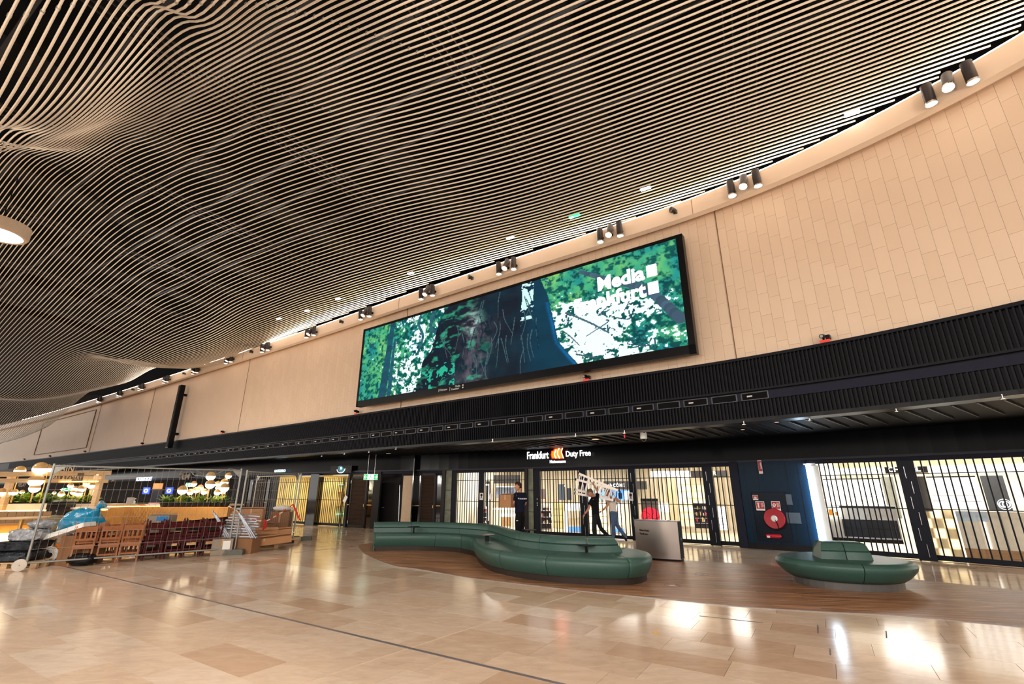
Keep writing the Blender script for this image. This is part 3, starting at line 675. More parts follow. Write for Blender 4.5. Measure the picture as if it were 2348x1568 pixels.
MB().tube([(xr + rr_ * 1.08 * math.cos(t_), -.05, zr + rr_ * 1.12 * math.sin(t_)) for t_ in np.linspace(3.3, 6.1, 16)], .012, 6).build('hose', mat('black_rubber', (20, 20, 22), .6), hr)
MB().tube([(xr + .02, -.1, zr - .02), (xr + .07, -.11, zr - rr_ * .5), (xr + .09, -.1, zr - rr_ * .95)], .014, 6).build('lever', mat('black_rubber', (20, 20, 22), .6), hr)
ze = zc(1228); ex_ = thing('fire_extinguisher', 'small red extinguisher lying in the lower shelf of the fire cabinet', 'extinguisher', (p.x, p.y, 0), math.atan2(t.y, t.x))
MB().lathe([(.001, 0), (.06, .01), (.065, .05), (.065, .36), (.03, .42), (.001, .42)], (-.2, -.09, ze), 16, Matrix.Rotation(PI / 2, 3, 'Y')).build('bottle', M_REDP, ex_, smooth=True)
MB().box((-.26, -.09, ze), (.1, .04, .05)).build('valve', M_BLKP, ex_); MB().box((-.12, -.155, ze - .02), (.08, .004, .06)).build('sticker', M_WHT, ex_)
def fsign(u0, v0, u1, v1, kind, label):
    A, B = pl(u0, v1, -.16), pl(u1, v1, -.16); Wd = (B - A).length; H_ = FRONT.hit(u0, v0, -.16)[1] - A.z; c = (A + B) / 2; t = ftan(fu((u0 + u1) / 2, v1))
    g = thing('fire_sign', label, 'sign', (c.x, c.y, A.z), math.atan2(t.y, t.x), 'red fire safety signs on the navy wall')
    MB().box((0, 0, H_ / 2), (Wd, .006, H_)).build('plate', M_WHT, g); MB().box((0, -.004, H_ * .56), (Wd * .9, .004, H_ * .76)).build('field', M_REDP, g)
    m = MB()
    if kind == 0: m.box((-Wd * .2, -.008, H_ * .52), (Wd * .16, .004, H_ * .46)); m.box((-Wd * .2, -.008, H_ * .8), (Wd * .3, .004, H_ * .07))
    if kind == 1: m.lathe([(Wd * .08, -.002), (Wd * .2, -.002), (Wd * .2, .002), (Wd * .08, .002)], (-Wd * .18, -.008, H_ * .6), 14, RX); m.box((-Wd * .2, -.008, H_ * .4), (Wd * .2, .004, H_ * .08))
    if kind == 2: m.box((0, -.008, H_ * .4), (Wd * .45, .004, H_ * .3)); m.tube([(-Wd * .2, -.008, H_ * .6), (0, -.008, H_ * .75), (Wd * .2, -.008, H_ * .6)], .006, 4)
    else:
        for k in range(3): m.tube([(Wd * (.12 + .1 * k), -.008, H_ * .36), (Wd * (.2 + .1 * k), -.008, H_ * .55), (Wd * (.1 + .1 * k), -.008, H_ * .68), (Wd * (.16 + .1 * k), -.008, H_ * .84)], .006, 4)
    m.build('pictogram', M_WHT, g)
fsign(1735, 1149, 1755, 1170, 0, 'red and white extinguisher sign left on the fire cabinet')
fsign(1771, 1149, 1791, 1170, 1, 'red and white hose reel sign right on the fire cabinet')
fsign(1727, 1135, 1739, 1146, 2, 'small square red fire sign above the extinguisher sign')
fsign(1741, 1055, 1750, 1086, 3, 'tall narrow pale label high on the navy wall')

# ---------------------------------------------------------------- shop interiors
def interior(a0, a1, depth, zc_, wallm, floorm, ceilm, lights, power, col, nm):
    n = 14; R = struct(nm)
    A = np.linspace(a0, a1, n)
    MB().grid([[(*FRONT.p(a, .12), zc_), (*FRONT.p(a, depth), zc_)] for a in A]).build('shop_ceiling', ceilm, R)
    MB().grid([[(*FRONT.p(a, depth), 0), (*FRONT.p(a, depth), zc_)] for a in A]).build('back_wall', wallm, R)
    for a in (a0, a1): MB().grid([[(*FRONT.p(a, .12), 0), (*FRONT.p(a, .12), zc_)], [(*FRONT.p(a, depth), 0), (*FRONT.p(a, depth), zc_)]]).build('side_wall', wallm, R)
    MB().grid([[(*FRONT.p(a, -.02), .008), (*FRONT.p(a, depth), .008)] for a in A]).build('shop_floor', floorm, R)
    for k in range(lights):
        f = (k + .5) / lights; a = a0 + (a1 - a0) * f
        q = FRONT.p(a, depth * .45); t = FRONT.t(a)
        area('shop_light', (q[0], q[1], zc_ - .06), power, abs(a1 - a0) / lights * .6, col, (0, 0, math.atan2(t[1], t[0])), 'RECTANGLE', depth * .5)
        q2 = FRONT.p(a, depth * .3)
        MB().box((0, 0, 0), (.9, .25, .03)).build('ceiling_panel_light', M_LBOX, R).location = (q2[0], q2[1], zc_ - .03)
    return R
M_SHF = mat('shop_tile', (226, 214, 196), .18, var=.04)
M_PLEAT = mat('pleated_cream', (236, 228, 208), .6, var=.03)
R1 = interior(fu(1680, 1075), fu(1040, 1088), 6.5, 2.9, M_PLEAT, M_SHF, M_CREAM, 6, 110, (1, .96, .89), 'duty_free_room')
R2 = interior(4.0, fu(1862, 1066), 5.5, 2.9, M_CREAM, M_SHF, M_CREAM, 4, 130, (1, .97, .93), 'perfume_room')
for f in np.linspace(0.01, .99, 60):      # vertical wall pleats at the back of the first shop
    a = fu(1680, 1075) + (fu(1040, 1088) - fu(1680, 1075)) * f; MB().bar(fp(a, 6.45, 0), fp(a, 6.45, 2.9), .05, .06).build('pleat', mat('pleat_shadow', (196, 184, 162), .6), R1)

def sbox(nm, u0, v0, u1, v1, d, dep, m_, label, cat, parts=(), base=None, grp=None):
    """a piece of shop furniture: front face between two sight lines at plan distance d"""
    A = atd(u0, (v0 + v1) / 2, d); B = atd(u1, (v0 + v1) / 2, d); c = (A + B) / 2; c.z = 0
    t = Vector((B.x - A.x, B.y - A.y, 0)); L = t.length; um = (u0 + u1) / 2
    z0 = atd(um, v1, d).z if base is None else base; z1 = atd(um, v0, d).z; z0 = max(z0, .012)
    if z0 < .25 and base is None: z0 = .012
    g = thing(nm, label, cat, c, math.atan2(t.y, t.x), grp)
    MB().box((0, dep / 2, (z0 + z1) / 2), (L, dep, z1 - z0)).build('carcass', m_, g)
    for (pn, fx0, fx1, fz0, fz1, pm) in parts:
        MB().box((L * ((fx0 + fx1) / 2 - .5), -.012, z0 + (z1 - z0) * (fz0 + fz1) / 2), (L * (fx1 - fx0), .024, (z1 - z0) * (fz1 - fz0))).build(pn, pm, g)
    return g, L, z0, z1
def shelves(n, m_=None, x0=.05, x1=.95): return [('shelf', x0, x1, (k + 1) / (n + 1) - .012, (k + 1) / (n + 1) + .012, m_ or M_WHT) for k in range(n)]
def goods(g, L, z0, z1, rows, cols, cs, label, cat='bottle', grp='goods'):
    for r in range(rows):
        z = z0 + (z1 - z0) * (r + 1) / (rows + 1) + .01
        for c in range(cols):
            if random.random() < .15: continue
            q = g.matrix_basis @ Vector((L * (.1 + .8 * (c + .5) / cols - .5), -.06, z)); h = random.uniform(.08, .17)
            o = MB().box((0, 0, h / 2), (.05, .05, h), taper=.7).build('bottle', random.choice(cs)); o.location = q; tag(o, label, cat, grp)
C1 = [mat('goods_dark', (60, 50, 60), .4), mat('goods_red', (190, 40, 50), .4), mat('goods_gold', (200, 160, 90), .3, .4), M_WHT]
M_TEALG = mat('teal_glass', (150, 190, 190), .2); M_DARKP = mat('charcoal_canopy', (52, 50, 50), .5)
X = sbox('glass_cabinet', 1058, 1092, 1080, 1200, 25.2, .5, M_TEALG, 'tall teal glass cabinet at the left end of the bright shop', 'cabinet', [('lit_edge', .85, 1.0, 0, 1, M_LBOX), ('lit_edge', 0, .85, .97, 1, M_LBOX), ('shelf', 0, .85, .5, .515, M_WHT)])
X = sbox('display_column', 1084, 1087, 1101, 1200, 25.6, .5, M_DARKP, 'dark display column with white letters behind the left gate', 'display', [('lit_shelf', 0, .9, .78, .81, M_LBOX), ('lit_shelf', 0, .9, .38, .4, M_LBOX), ('lit_shelf', 0, .9, .22, .24, M_LBOX)])
g, L, z0, z1 = sbox('display_shelf', 1110, 1103, 1123, 1200, 25.4, .4, M_DARKP, 'dark framed display shelf beside the box carrier', 'display', [('lit_edge', .75, .85, .1, .9, M_LBOX), ('lit_edge', 0, .85, .9, .93, M_LBOX)])
g, L, z0, z1 = sbox('brand_canopy', 1133, 1089, 1193, 1108, 25.0, .5, M_DARKP, 'dark brand canopy with small yellow lettering behind the box carrier', 'canopy')
g, L, z0, z1 = sbox('picture_display', 1136, 1115, 1186, 1141, 25.6, .2, mat('grey_picture', (120, 130, 150), .4, var=.5, scale=3), 'wide dark picture display under the brand canopy', 'display', [('lit_edge', 0, 1, .93, 1, M_LBOX), ('lit_edge', 0, .03, 0, 1, M_LBOX)])
g, L, z0, z1 = sbox('counter', 1130, 1165, 1200, 1212, 24.3, .7, M_CREAM, 'cream sales counter behind the man with the box', 'counter', [('lit_edge', 0, 1, .92, 1, M_LBOX), ('lit_panel', .25, .7, .55, .7, M_LBOX), ('drawer', .28, .6, .05, .3, M_OAK), ('drawer', .28, .6, .32, .52, M_OAK)])
g, L, z0, z1 = sbox('product_rack', 1093, 1162, 1118, 1210, 23.6, .4, M_WHT, 'white product rack behind the gate post with a notice', 'rack', [('recess', .1, .9, .05, .9, M_DARKP)] + shelves(3, M_LBOX, .1, .9)); goods(g, L, z0, z1, 3, 4, C1, 'small boxed product on the white rack behind the left gate', 'box', 'products on the left rack')
# middle
g, L, z0, z1 = sbox('dark_screen', 1281, 1110, 1296, 1146, 26, .1, mat('slate_screen', (66, 78, 96), .4), 'tall dark slate screen on the pleated wall, left of its shorter twin', 'screen', [('lamp', .9, 1.0, .85, .95, M_LBOX)])
sbox('dark_screen', 1300, 1119, 1310, 1146, 26, .1, mat('slate_screen2', (50, 58, 74), .4), 'shorter dark slate screen on the pleated wall', 'screen')
sbox('dark_screen', 1237, 1121, 1251, 1144, 25, .1, mat('brown_screen', (96, 80, 80), .4), 'brown grey screen just right of the stone pier', 'screen', [('red_line', 0, 1, .0, .05, M_REDP)])
g, L, z0, z1 = sbox('product_rack', 1238, 1156, 1268, 1212, 22.5, .4, M_WHT, 'white rack with rows of cosmetics at the left end of the middle gate', 'rack', [('recess', .12, .86, .05, .85, mat('dark_recess', (46, 40, 42), .5))] + shelves(3, M_LBOX, .1, .9)); goods(g, L, z0, z1, 3, 8, C1, 'small cosmetic item on the white rack right of the pier', 'bottle', 'cosmetics on the middle rack')
g, L, z0, z1 = sbox('cabinet', 1268, 1152, 1294, 1215, 23.5, .5, mat('olive_cabinet', (172, 162, 116), .5), 'olive cream drawer cabinet behind the middle gate', 'cabinet', [('drawer', .05, .95, k / 4 + .01, k / 4 + .23, mat('olive_front', (186, 176, 130), .5)) for k in range(4)])
g, L, z0, z1 = sbox('counter', 1294, 1155, 1333, 1222, 21.5, .6, M_CREAM, 'cream counter with a lit top behind the middle gate', 'counter', [('lit_panel', .03, .97, .76, .98, M_LBOX), ('lit_edge', 0, .2, 0, .74, M_LBOX), ('drawer', .25, .97, .5, .72, M_CREAM), ('drawer', .25, .97, .26, .48, mat('cream2', (216, 200, 160), .5)), ('lit_panel', .25, .97, .03, .18, M_BLUEBOX)])
g, L, z0, z1 = sbox('brand_canopy', 1384, 1103, 1483, 1122, 24.0, .8, M_DARKP, 'wide dark brand canopy behind the ladder', 'canopy')
sign('LANC\u00d4ME', 1388, 1107, 1432, 1116, M_LETW, 'white spaced brand letters on the dark canopy behind the ladder', d=23.9, bold=.01)
g, L, z0, z1 = sbox('lit_poster', 1342, 1123, 1448, 1147, 24.6, .1, M_BLUEBOX, 'long blue lit poster with a dark bottle behind the ladder carriers', 'poster', [('bottle_image', .72, .8, .15, .7, mat('navy_print', (12, 24, 70), .4)), ('bottle_image', .745, .775, .7, .9, mat('navy_print', (12, 24, 70), .4)), ('white_zone', .02, .3, .1, .9, M_LBOX), ('white_zone', .85, 1, .1, .9, M_LBOX)])
g, L, z0, z1 = sbox('cabinet', 1345, 1152, 1392, 1222, 22.5, .6, M_WARMBOX, 'warm lit shelf cabinet behind the man in black', 'cabinet', [('frame', 0, 1, 0, .03, M_OAK)] + shelves(3, M_OAK, 0, 1))
g, L, z0, z1 = sbox('cabinet', 1396, 1154, 1444, 1232, 21.2, .6, M_WHT, 'white lit cabinet behind the man in jeans', 'cabinet', [('lit_panel', .1, .6, .75, .95, M_LBOX), ('drawer', .1, .7, .5, .72, M_WARMBOX), ('drawer', .1, .7, .28, .48, M_WARMBOX), ('lit_panel', .1, .7, .05, .15, M_BLUEBOX)])
# right part of the first shop
sbox('brand_canopy', 1584, 1079, 1668, 1093, 21.6, .6, M_DARKP, 'dark fascia with cream serif letters behind the fourth gate', 'canopy')
sign('DIOR', 1614, 1080, 1643, 1090, mat('cream_letter', (250, 236, 200), .5, emit=(250, 232, 190), estr=1.2), 'cream brand letters half hidden by the gate post', d=21.5, bold=.01)
sbox('light_fascia', 1492, 1080, 1583, 1093, 21.9, .3, M_LBOX, 'long white lit fascia behind the waste bin gate', 'light')
g, L, z0, z1 = sbox('flower_display', 1472, 1143, 1512, 1232, 20.5, .15, mat('taupe_panel', (92, 82, 76), .4), 'tall taupe panel with a red flower disc behind the waste bin', 'display', [('header', 0, 1, .93, 1.0, M_BLKP)])
MB().lathe([(.001, .02), (.36, .02), (.36, 0), (.001, 0)], (0, -.02, z0 + (z1 - z0) * .5), 32, RX, 1, 1).build('red_disc', mat('lit_red', (230, 30, 60), .4, emit=(225, 20, 50), estr=.7), g)
m = MB()
for k in range(5): a = k * 1.257 + .4; m.tube([(.33 * r_ * math.cos(a + r_ * .9), -.045, z0 + (z1 - z0) * .5 + .33 * r_ * math.sin(a + r_ * .9)) for r_ in np.linspace(.1, 1, 8)], .012, 4)
m.build('petal_line', M_BLKP, g)
sbox('cabinet', 1512, 1154, 1540, 1205, 21.5, .6, M_WHT, 'white box cabinet right of the taupe panel', 'cabinet', [('lit_panel', .02, .98, .6, .98, M_LBOX)])
sbox('column', 1534, 1096, 1553, 1242, 21, .4, mat('cream_column', (205, 190, 150), .6), 'cream column inside the shop behind the bin', 'column')
g, L, z0, z1 = sbox('wall_shelving', 1555, 1095, 1628, 1207, 22.3, .5, M_CREAM, 'tall cream wall shelving with lit shelves inside the shop', 'shelving', [('shelf', .0, 1, k / 7, k / 7 + .012, mat('shelf_beige', (214, 196, 150), .5)) for k in range(1, 7)] + [('shelf', .48, .52, 0, 1, mat('shelf_beige', (214, 196, 150), .5)), ('lit_zone', .02, .3, .5, .62, M_WHT)])
g, L, z0, z1 = sbox('product_rack', 1592, 1154, 1628, 1211, 19.0, .4, mat('dark_rack', (48, 46, 48), .4), 'black wheeled rack with rows of bottles behind the gate', 'rack', shelves(4, mat('steel', (200, 200, 205), .25, .9), .04, .96)); goods(g, L, z0, z1, 3, 7, C1, 'small bottle on the black wheeled rack', 'bottle', 'bottles on the black rack')
sbox('cabinet', 1644, 1163, 1665, 1215, 18.2, .5, M_LBOX, 'glaring white lit cabinet behind the narrow gate', 'cabinet', shelves(3, M_CREAM, 0, 1))
# second shop
sbox('light_fascia', 1872, 1073, 2028, 1088, 18.6, .3, M_LBOX, 'long white lit fascia left of the black brand board', 'light')
sbox('brand_board', 2029, 1070, 2127, 1084, 18.2, .35, M_BLKP, 'black brand board across the right-hand shop', 'sign board')
sign('CHANEL', 2037, 1071, 2112, 1082, M_LETW, 'white capital brand letters partly behind the wide gate post', d=18.1, bold=.02)
sbox('light_fascia', 2128, 1064, 2420, 1084, 17.5, .3, M_LBOX, 'long white lit fascia right of the black brand board', 'light')
g, L, z0, z1 = sbox('light_wall', 1888, 1098, 2026, 1157, 18.2, .2, M_LBOX, 'large white glowing wall panel in the left half of the perfume shop', 'light panel', [('shelf', 0, 1, .32, .335, M_OAK), ('shelf', 0, 1, .14, .155, M_OAK), ('frame', 0, 1, .98, 1.02, M_FRM)])
g, L, z0, z1 = sbox('light_wall', 2132, 1093, 2246, 1162, 17.2, .2, M_LBOX, 'large white glowing wall panel in the right half of the perfume shop', 'light panel', [('shelf', 0, 1, .36, .375, M_OAK), ('shelf', 0, 1, .18, .195, M_OAK), ('frame', 0, 1, .98, 1.02, M_FRM)])
sbox('column', 2030, 1093, 2058, 1188, 18.9, .3, mat('grey_green_panel', (128, 130, 120), .5), 'grey panelled column left of the wide gate post', 'column')
sbox('column', 2100, 1092, 2131, 1172, 16.9, .3, mat('grey_panel', (110, 106, 100), .5), 'grey panelled column right of the wide gate post', 'column')
def emblem(g, x, z, r):
    for s_ in (-1, 1): MB().lathe([(r * .6, -.004), (r * .8, -.004), (r * .8, .004), (r * .6, .004)], (x + s_ * r * .3, -.03, z), 20, RX).build('interlocked_ring', M_LETW, g)
    MB().lathe([(r * 1.25, -.003), (r * 1.35, -.003), (r * 1.35, .003), (r * 1.25, .003)], (x, -.03, z), 24, RX).build('ring', M_LETW, g)
g, L, z0, z1 = sbox('column', 1874, 1096, 1890, 1157, 17.8, .3, mat('slate_col', (58, 60, 64), .4), 'slate column with a round white emblem beside the light strip', 'column'); emblem(g, .0, z0 + .2, .09)
g, L, z0, z1 = sbox('column', 2258, 1090, 2312, 1176, 18.4, .3, mat('slate_col', (58, 60, 64), .4), 'slate column with a round white emblem in the right half of the perfume shop', 'column'); emblem(g, .1, z0 + .22, .1)
g, L, z0, z1 = sbox('counter', 1902, 1160, 2062, 1243, 17.5, .6, M_WHT, 'long white counter with charcoal glass drawers under a black edge', 'counter', [('black_edge', 0, 1, .94, 1, M_BLKP), ('drawer_field', .2, .98, .14, .62, mat('charcoal_glass', (60, 62, 66), .2)), ('plinth', 0, 1, 0, .1, M_BLKP)] + [('divider', .2 + .195 * k, .205 + .195 * k, .14, .62, M_FRM) for k in range(1, 4)] + [('divider', .2, .98, .37, .385, M_FRM)])
g, L, z0, z1 = sbox('picture_card', 1886, 1160, 1926, 1184, 17.35, .03, M_LBOX, 'lit card showing orange shapes on the counter end', 'poster', [('orange_shape', .35, .6, .1, .7, mat('orange_print', (245, 160, 40), .5, emit=(245, 150, 30), estr=.6)), ('orange_shape', .7, .85, .1, .45, mat('orange_print', (245, 160, 40), .5))])
g, L, z0, z1 = sbox('cabinet', 2118, 1166, 2200, 1288, 17.4, .5, M_CREAM, 'pale oak cabinet with many square drawers behind the last gate', 'cabinet', [('drawer', .02 + .33 * c, .31 + .33 * c, r / 5 + .01, r / 5 + .185, M_WARMBOX if (r + c) % 2 else mat('cream_front', (244, 224, 180), .5)) for r in range(5) for c in range(3)])
g, L, z0, z1 = sbox('glass_counter', 2206, 1174, 2420, 1292, 17.1, .8, mat('counter_cream', (236, 226, 204), .3), 'cream glass-topped counter on a wooden plinth at the right edge', 'counter', [('plinth', 0, 1, 0, .26, M_OAK), ('lit_edge', .28, .31, .28, .8, M_LBOX), ('glass_case', 0, .36, .8, 1, mat('pale_blue_glass', (214, 232, 245), .1)), ('joint', .5, .503, .26, 1, M_FRM)])
sbox('cabinet', 2330, 1160, 2420, 1200, 18.4, .5, M_CREAM, 'cream cabinet stack at the far right of the perfume shop', 'cabinet', shelves(2, M_OAK))

# left shops behind the fence
def small_room(u0, u1, v, depth, zc_, m_, col, power, nm):
    return interior(fu(u1, v), fu(u0, v), depth, zc_, m_, M_SHF, M_CREAM, 1, power, col, nm)
M_GOLD = mat('golden_cream', (216, 196, 140), .6, var=.05)
small_room(731, 800, 1097, 1.6, 2.5, M_GOLD, (1, .85, .55), 50, 'shelf_shop_room')
small_room(636, 712, 1100, 2.2, 2.5, M_GOLD, (1, .88, .6), 70, 'arch_shop_room')
gate(731, 1098, 788, 1097, 13, 'far folding gate before lit shelves with greenish lights', zt=2.32)
gate(791, 1097, 800, 1096, 2, 'very narrow far gate leaf with a crooked white sheet', zt=2.32)
gate(637, 1101, 711, 1099, 16, 'far folding gate before the pleated golden room', zt=2.32)
panel('door_jamb', 727, 731, 1097, M_FRM, z1=2.45, o=-.1, th=.2); panel('door_jamb', 798, 802, 1097, M_FRM, z1=2.45, o=-.1, th=.2)
notice(789, 1136, 794, 1152, 'crooked white sheet on the far gate behind the fence', mark=False, tilt=.5)
M_TEALL = mat('teal_light', (160, 230, 220), .5, emit=(150, 225, 210), estr=1.6)
sh = thing('wall_shelves', 'lit golden shelves with greenish light lines behind the far gate', 'shelving', fp(fu(765, 1150), 1.3)); shp = sh.location
for v, mm in ((1111, M_TEALL), (1128, M_OAK), (1132, M_OAK), (1161, M_OAK), (1178, M_TEALL)):
    A, B = pl(737, v + 2, 1.4), pl(786, v, 1.4); MB().bar(A - shp, B - shp, .25, .04).build('shelf', mm, sh)
for u in (752, 768): A, B = pl(u + 2, 1111, 1.35), pl(u - 4, 1195, 1.35); MB().bar(A - shp, Vector((A.x, A.y, B.z)) - shp, .03, .03).build('upright', M_OAK, sh)
ar = thing('arch_niche', 'warm lit arched niche inside the golden room behind the fence', 'niche', fp(fu(688, 1150), 2.0)); arp = ar.location; t = ftan(fu(688, 1150)); 
MB(Matrix.Rotation(math.atan2(t.y, t.x), 4, 'Z')).prism([(-.55, 0), (.55, 0), (.55, .1), (-.55, .1)], .3, 1.6).build('niche_panel', M_WARMBOX, ar)
MB(Matrix.Rotation(math.atan2(t.y, t.x), 4, 'Z')).lathe([(.001, 0), (.55, 0), (.55, .1), (.001, .1)], (0, .1, 1.6), 28, RX).build('niche_head', M_WARMBOX, ar)
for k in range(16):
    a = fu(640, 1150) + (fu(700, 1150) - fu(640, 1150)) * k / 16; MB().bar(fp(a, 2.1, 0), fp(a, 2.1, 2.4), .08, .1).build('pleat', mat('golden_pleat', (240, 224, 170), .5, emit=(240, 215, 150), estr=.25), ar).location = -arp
# signs of the far shops
sign('GATEZERO', 629, 1077, 654, 1083, mat('ice_letter', (210, 240, 255), .5, emit=(190, 232, 255), estr=2.2), 'small ice-white lettering on the fascia above the fence', bold=.015)
sign("VICTORIA'S SECRET", 311, 1094, 347, 1103, mat('bluewhite_letter', (225, 230, 255), .5, emit=(215, 225, 255), estr=2.2), 'small bluish-white two-word lettering seen through the fence', bold=.02)
sign('TLM', 408, 1085, 433, 1100, M_LETG, 'big blocky cream letters on the fascia behind the globe lamps', bold=.04)
sign('RELAY', 41, 1108, 58, 1116, M_LETG, 'small cream lettering on dark fascia behind the lamps far left', bold=.02, d=40)
sign('M', 255, 1098, 262, 1105, M_LETG, 'dull single letter beside the timber frame', bold=.03, d=45)
eb = thing('emblem_board', 'black board with a teal oval mark above the far louvred door', 'sign', pl(781, 1076, -.25)); ebp = eb.location
t = ftan(fu(781, 1076)); RT = Matrix.Rotation(math.atan2(t.y, t.x), 4, 'Z')
MB(RT).box((0, .03, 0), (1.6, .04, .36)).build('board', M_BLKP, eb)
MB(RT).lathe([(.001, -.01), (.26, -.01), (.26, .01), (.001, .01)], (0.05, 0, 0), 28, Matrix.Rotation(.5, 3, 'Y') @ RX, 1, .55).build('oval', mat('teal_lit', (30, 90, 105), .4, emit=(40, 120, 135), estr=.7), eb)
MB(RT).tube([(.05 + .3 * math.cos(a), -.02, .03 + .2 * math.sin(a)) for a in np.linspace(3.3, 6.3, 14)], .012, 5).build('arc', M_LETW, eb)
MB(RT).tube([(.02, -.02, .02), (.0, -.02, .08), (.06, -.02, .1), (.1, -.02, .05), (.05, -.02, 0)], .014, 5).build('mark', M_LETW, eb)
# recess with doors and pale door leaf, left of the long bench's gates
panel('recess_wall', 873, 921, 1095, M_BLKP, z1=2.6, o=.9, th=.1)
panel('fire_door', 880, 918, 1100, mat('dark_grey_door', (36, 33, 33), .5), z1=2.3, o=.82, th=.06)
q = pl(878, 1163, .78); MB().box(q, (.12, .05, .03)).build('door_handle', mat('steel', (200, 200, 205), .25, .9), front)
MB().bar(pl(917, 1112, .75), pl(914, 1195, .75), .03, .03).build('door_edge', mat('steel', (200, 200, 205), .25, .9), front)
a1 = fu(948, 1078, -.1)
o = panel('pale_door_leaf', 926, 948, 1082, mat('beige_door', (196, 168, 138), .5), z1=2.36, o=.1, th=.06); 
panel('mirror_edge', 948, 950, 1070, M_GLB, z1=3.28, o=-.35, th=.5)

# hanging exit signs
M_EXG = mat('exit_green', (20, 160, 80), .4, emit=(15, 165, 85), estr=1.3); M_EXW = mat('exit_white', (240, 250, 245), .4, emit=(235, 255, 245), estr=1.6)
def exit_sign(u0, v0, u1, v1, d, label, arrows=True, hang=True):
    A, B = atd(u0, (v0 + v1) / 2, d), atd(u1, (v0 + v1) / 2, d); L = (B - A).length; t = Vector((B.x - A.x, B.y - A.y, 0)).normalized(); c = (A + B) / 2; H_ = atd(u0, v0, d).z - atd(u0, v1, d).z
    g = thing('exit_sign', label, 'exit sign', c, math.atan2(t.y, t.x), 'green and white exit signs'); MB().box((0, .03, 0), (L, .06, H_)).build('housing', M_EXW, g)
    for s_ in (-1, 1): MB().box((s_ * L * .36, -.006, 0), (L * .26, .008, H_ * .92)).build('green_field', M_EXG, g)
    m = MB(); m.tube([(-.02, -.012, H_ * .3), (-.01, -.012, 0), (-.07, -.012, -H_ * .35)], .014, 5); m.tube([(-.01, -.012, 0), (.05, -.012, -H_ * .1), (.06, -.012, -H_ * .38)], .013, 5); m.tube([(-.07, -.012, H_ * .05), (0, -.012, H_ * .2), (.06, -.012, H_ * .1)], .011, 5); m.ball((-.0, -.012, H_ * .4), .02, 8, 5); m.build('running_figure', M_EXG, g)
    if arrows:
        for s_ in (-1, 1):
            m = MB(); x = s_ * L * .36; m.tube([(x - s_ * .05, -.014, 0), (x + s_ * .06, -.014, 0)], .013, 4); m.tube([(x + s_ * .01, -.014, H_ * .28), (x + s_ * .07, -.014, 0), (x + s_ * .01, -.014, -H_ * .28)], .013, 4); m.build('arrow', M_EXW, g)
    if hang:
        for s_ in (-.25, .25): MB().cyl((s_ * L, .03, H_ / 2), (s_ * L, .03, 3.3 - c.z), .008, 6).build('rod', mat('steel', (200, 200, 205), .25, .9), g)
exit_sign(834, 1087, 866, 1100, 23.0, 'hanging green and white exit sign with arrows above the bench end')
exit_sign(949, 1093, 961, 1104, 23.6, 'mirror image of an exit sign by the left glass door panel', True, False)  # solid copy standing in for a reflection in the glossy wall
exit_sign(426, 1107, 449, 1116, 27.5, 'exit sign half hidden behind the globe lamps on the right counter', hang=False)
exit_sign(141, 1119, 164, 1126, 22.5, 'exit sign glowing behind the globe lamps under the timber frame', hang=False)

# details on the soffit: sprinklers, downlights, dome camera
M_CHR = mat('chrome', (215, 205, 200), .15, .9)
for i, (u, v) in enumerate([(2300, 914), (2056, 943), (1857, 963), (1706, 973), (1432, 993), (1320, 1000), (1130, 1012), (908, 1030), (846, 1037), (790, 1041), (738, 1046)]):
    q = at(u, v, 3.22); g = thing('sprinkler', '%s small chrome sprinkler head from the right under the black soffit' % ordn(i), 'sprinkler', q, group='sprinkler heads under the black soffit')
    MB().cyl((0, 0, 0), (0, 0, .08), .014, 8).build('stem', M_CHR, g); MB().cyl((0, 0, -.012), (0, 0, 0), .05, 12).build('deflector', M_CHR, g)
M_DLT = mat('downlight_glow', (255, 215, 180), .5, emit=(255, 205, 165), estr=1.0)
for (u, v, r) in [(1366, 1007, .12), (891, 1040, .11), (1781, 968, .05), (1703, 985, .05)]:
    q = at(u, v, 3.27); g = thing('downlight', 'flat round downlight in the black soffit', 'light', q, group='round downlights in the soffit'); MB().cyl((0, 0, 0), (0, 0, .03), r, 20).build('lens', M_DLT, g); MB().lathe([(r, 0), (r * 1.15, 0), (r * 1.15, .03), (r, .03)], n=20).build('ring', M_FRM, g)
q = at(1476, 1005, 3.12); g = thing('dome_camera', 'white dome camera hanging from the soffit right of the shop sign', 'camera', q)
MB().lathe([(.03, .18), (.09, .17), (.1, .05), (.1, .0), (.08, -.02)], n=18).build('housing', M_WHT, g, smooth=True); MB().ball((0, 0, -.01), .075, 16, 8, th1=PI / 2).build('dome', M_GLB, g, smooth=True)
q = at(1432, 1000, 3.2); o = MB().box(q, (.03, .03, .09)).build('warning_tag', mat('lit_red2', (230, 30, 30), .4, emit=(225, 20, 20), estr=.5)); tag(o, 'tiny red tag hanging under the soffit', 'tag')
# dim corner panels above bench: bounce reflectors are not needed
# ================================================================ BENCHES
M_SOFA = mat('green_leatherette', (54, 86, 77), .42, var=.08, scale=30, spec=.45)
M_PLN = mat('dark_bronze_plinth', (58, 50, 44), .35, .4)
M_BKM = mat('black_metal', (18, 18, 20), .35, .3)
def loft(rows, closed_caps=True):
    m = MB(); k = len(rows[0]); vs = [p for r in rows for p in r]; fs = []
    for i in range(len(rows) - 1):
        for j in range(k): fs.append((i * k + j, i * k + (j + 1) % k, (i + 1) * k + (j + 1) % k, (i + 1) * k + j))
    if closed_caps: fs.append(tuple(range(k))); fs.append(tuple((len(rows) - 1) * k + j for j in range(k)))
    return m._add(vs, fs)
SEAT = [(0.0, .12), (.9, .13), (.955, .2), (1.0, .31), (1.005, .385), (.985, .435), (.945, .462), (.88, .475), (.7, .468), (.05, .462), (0, .46)]
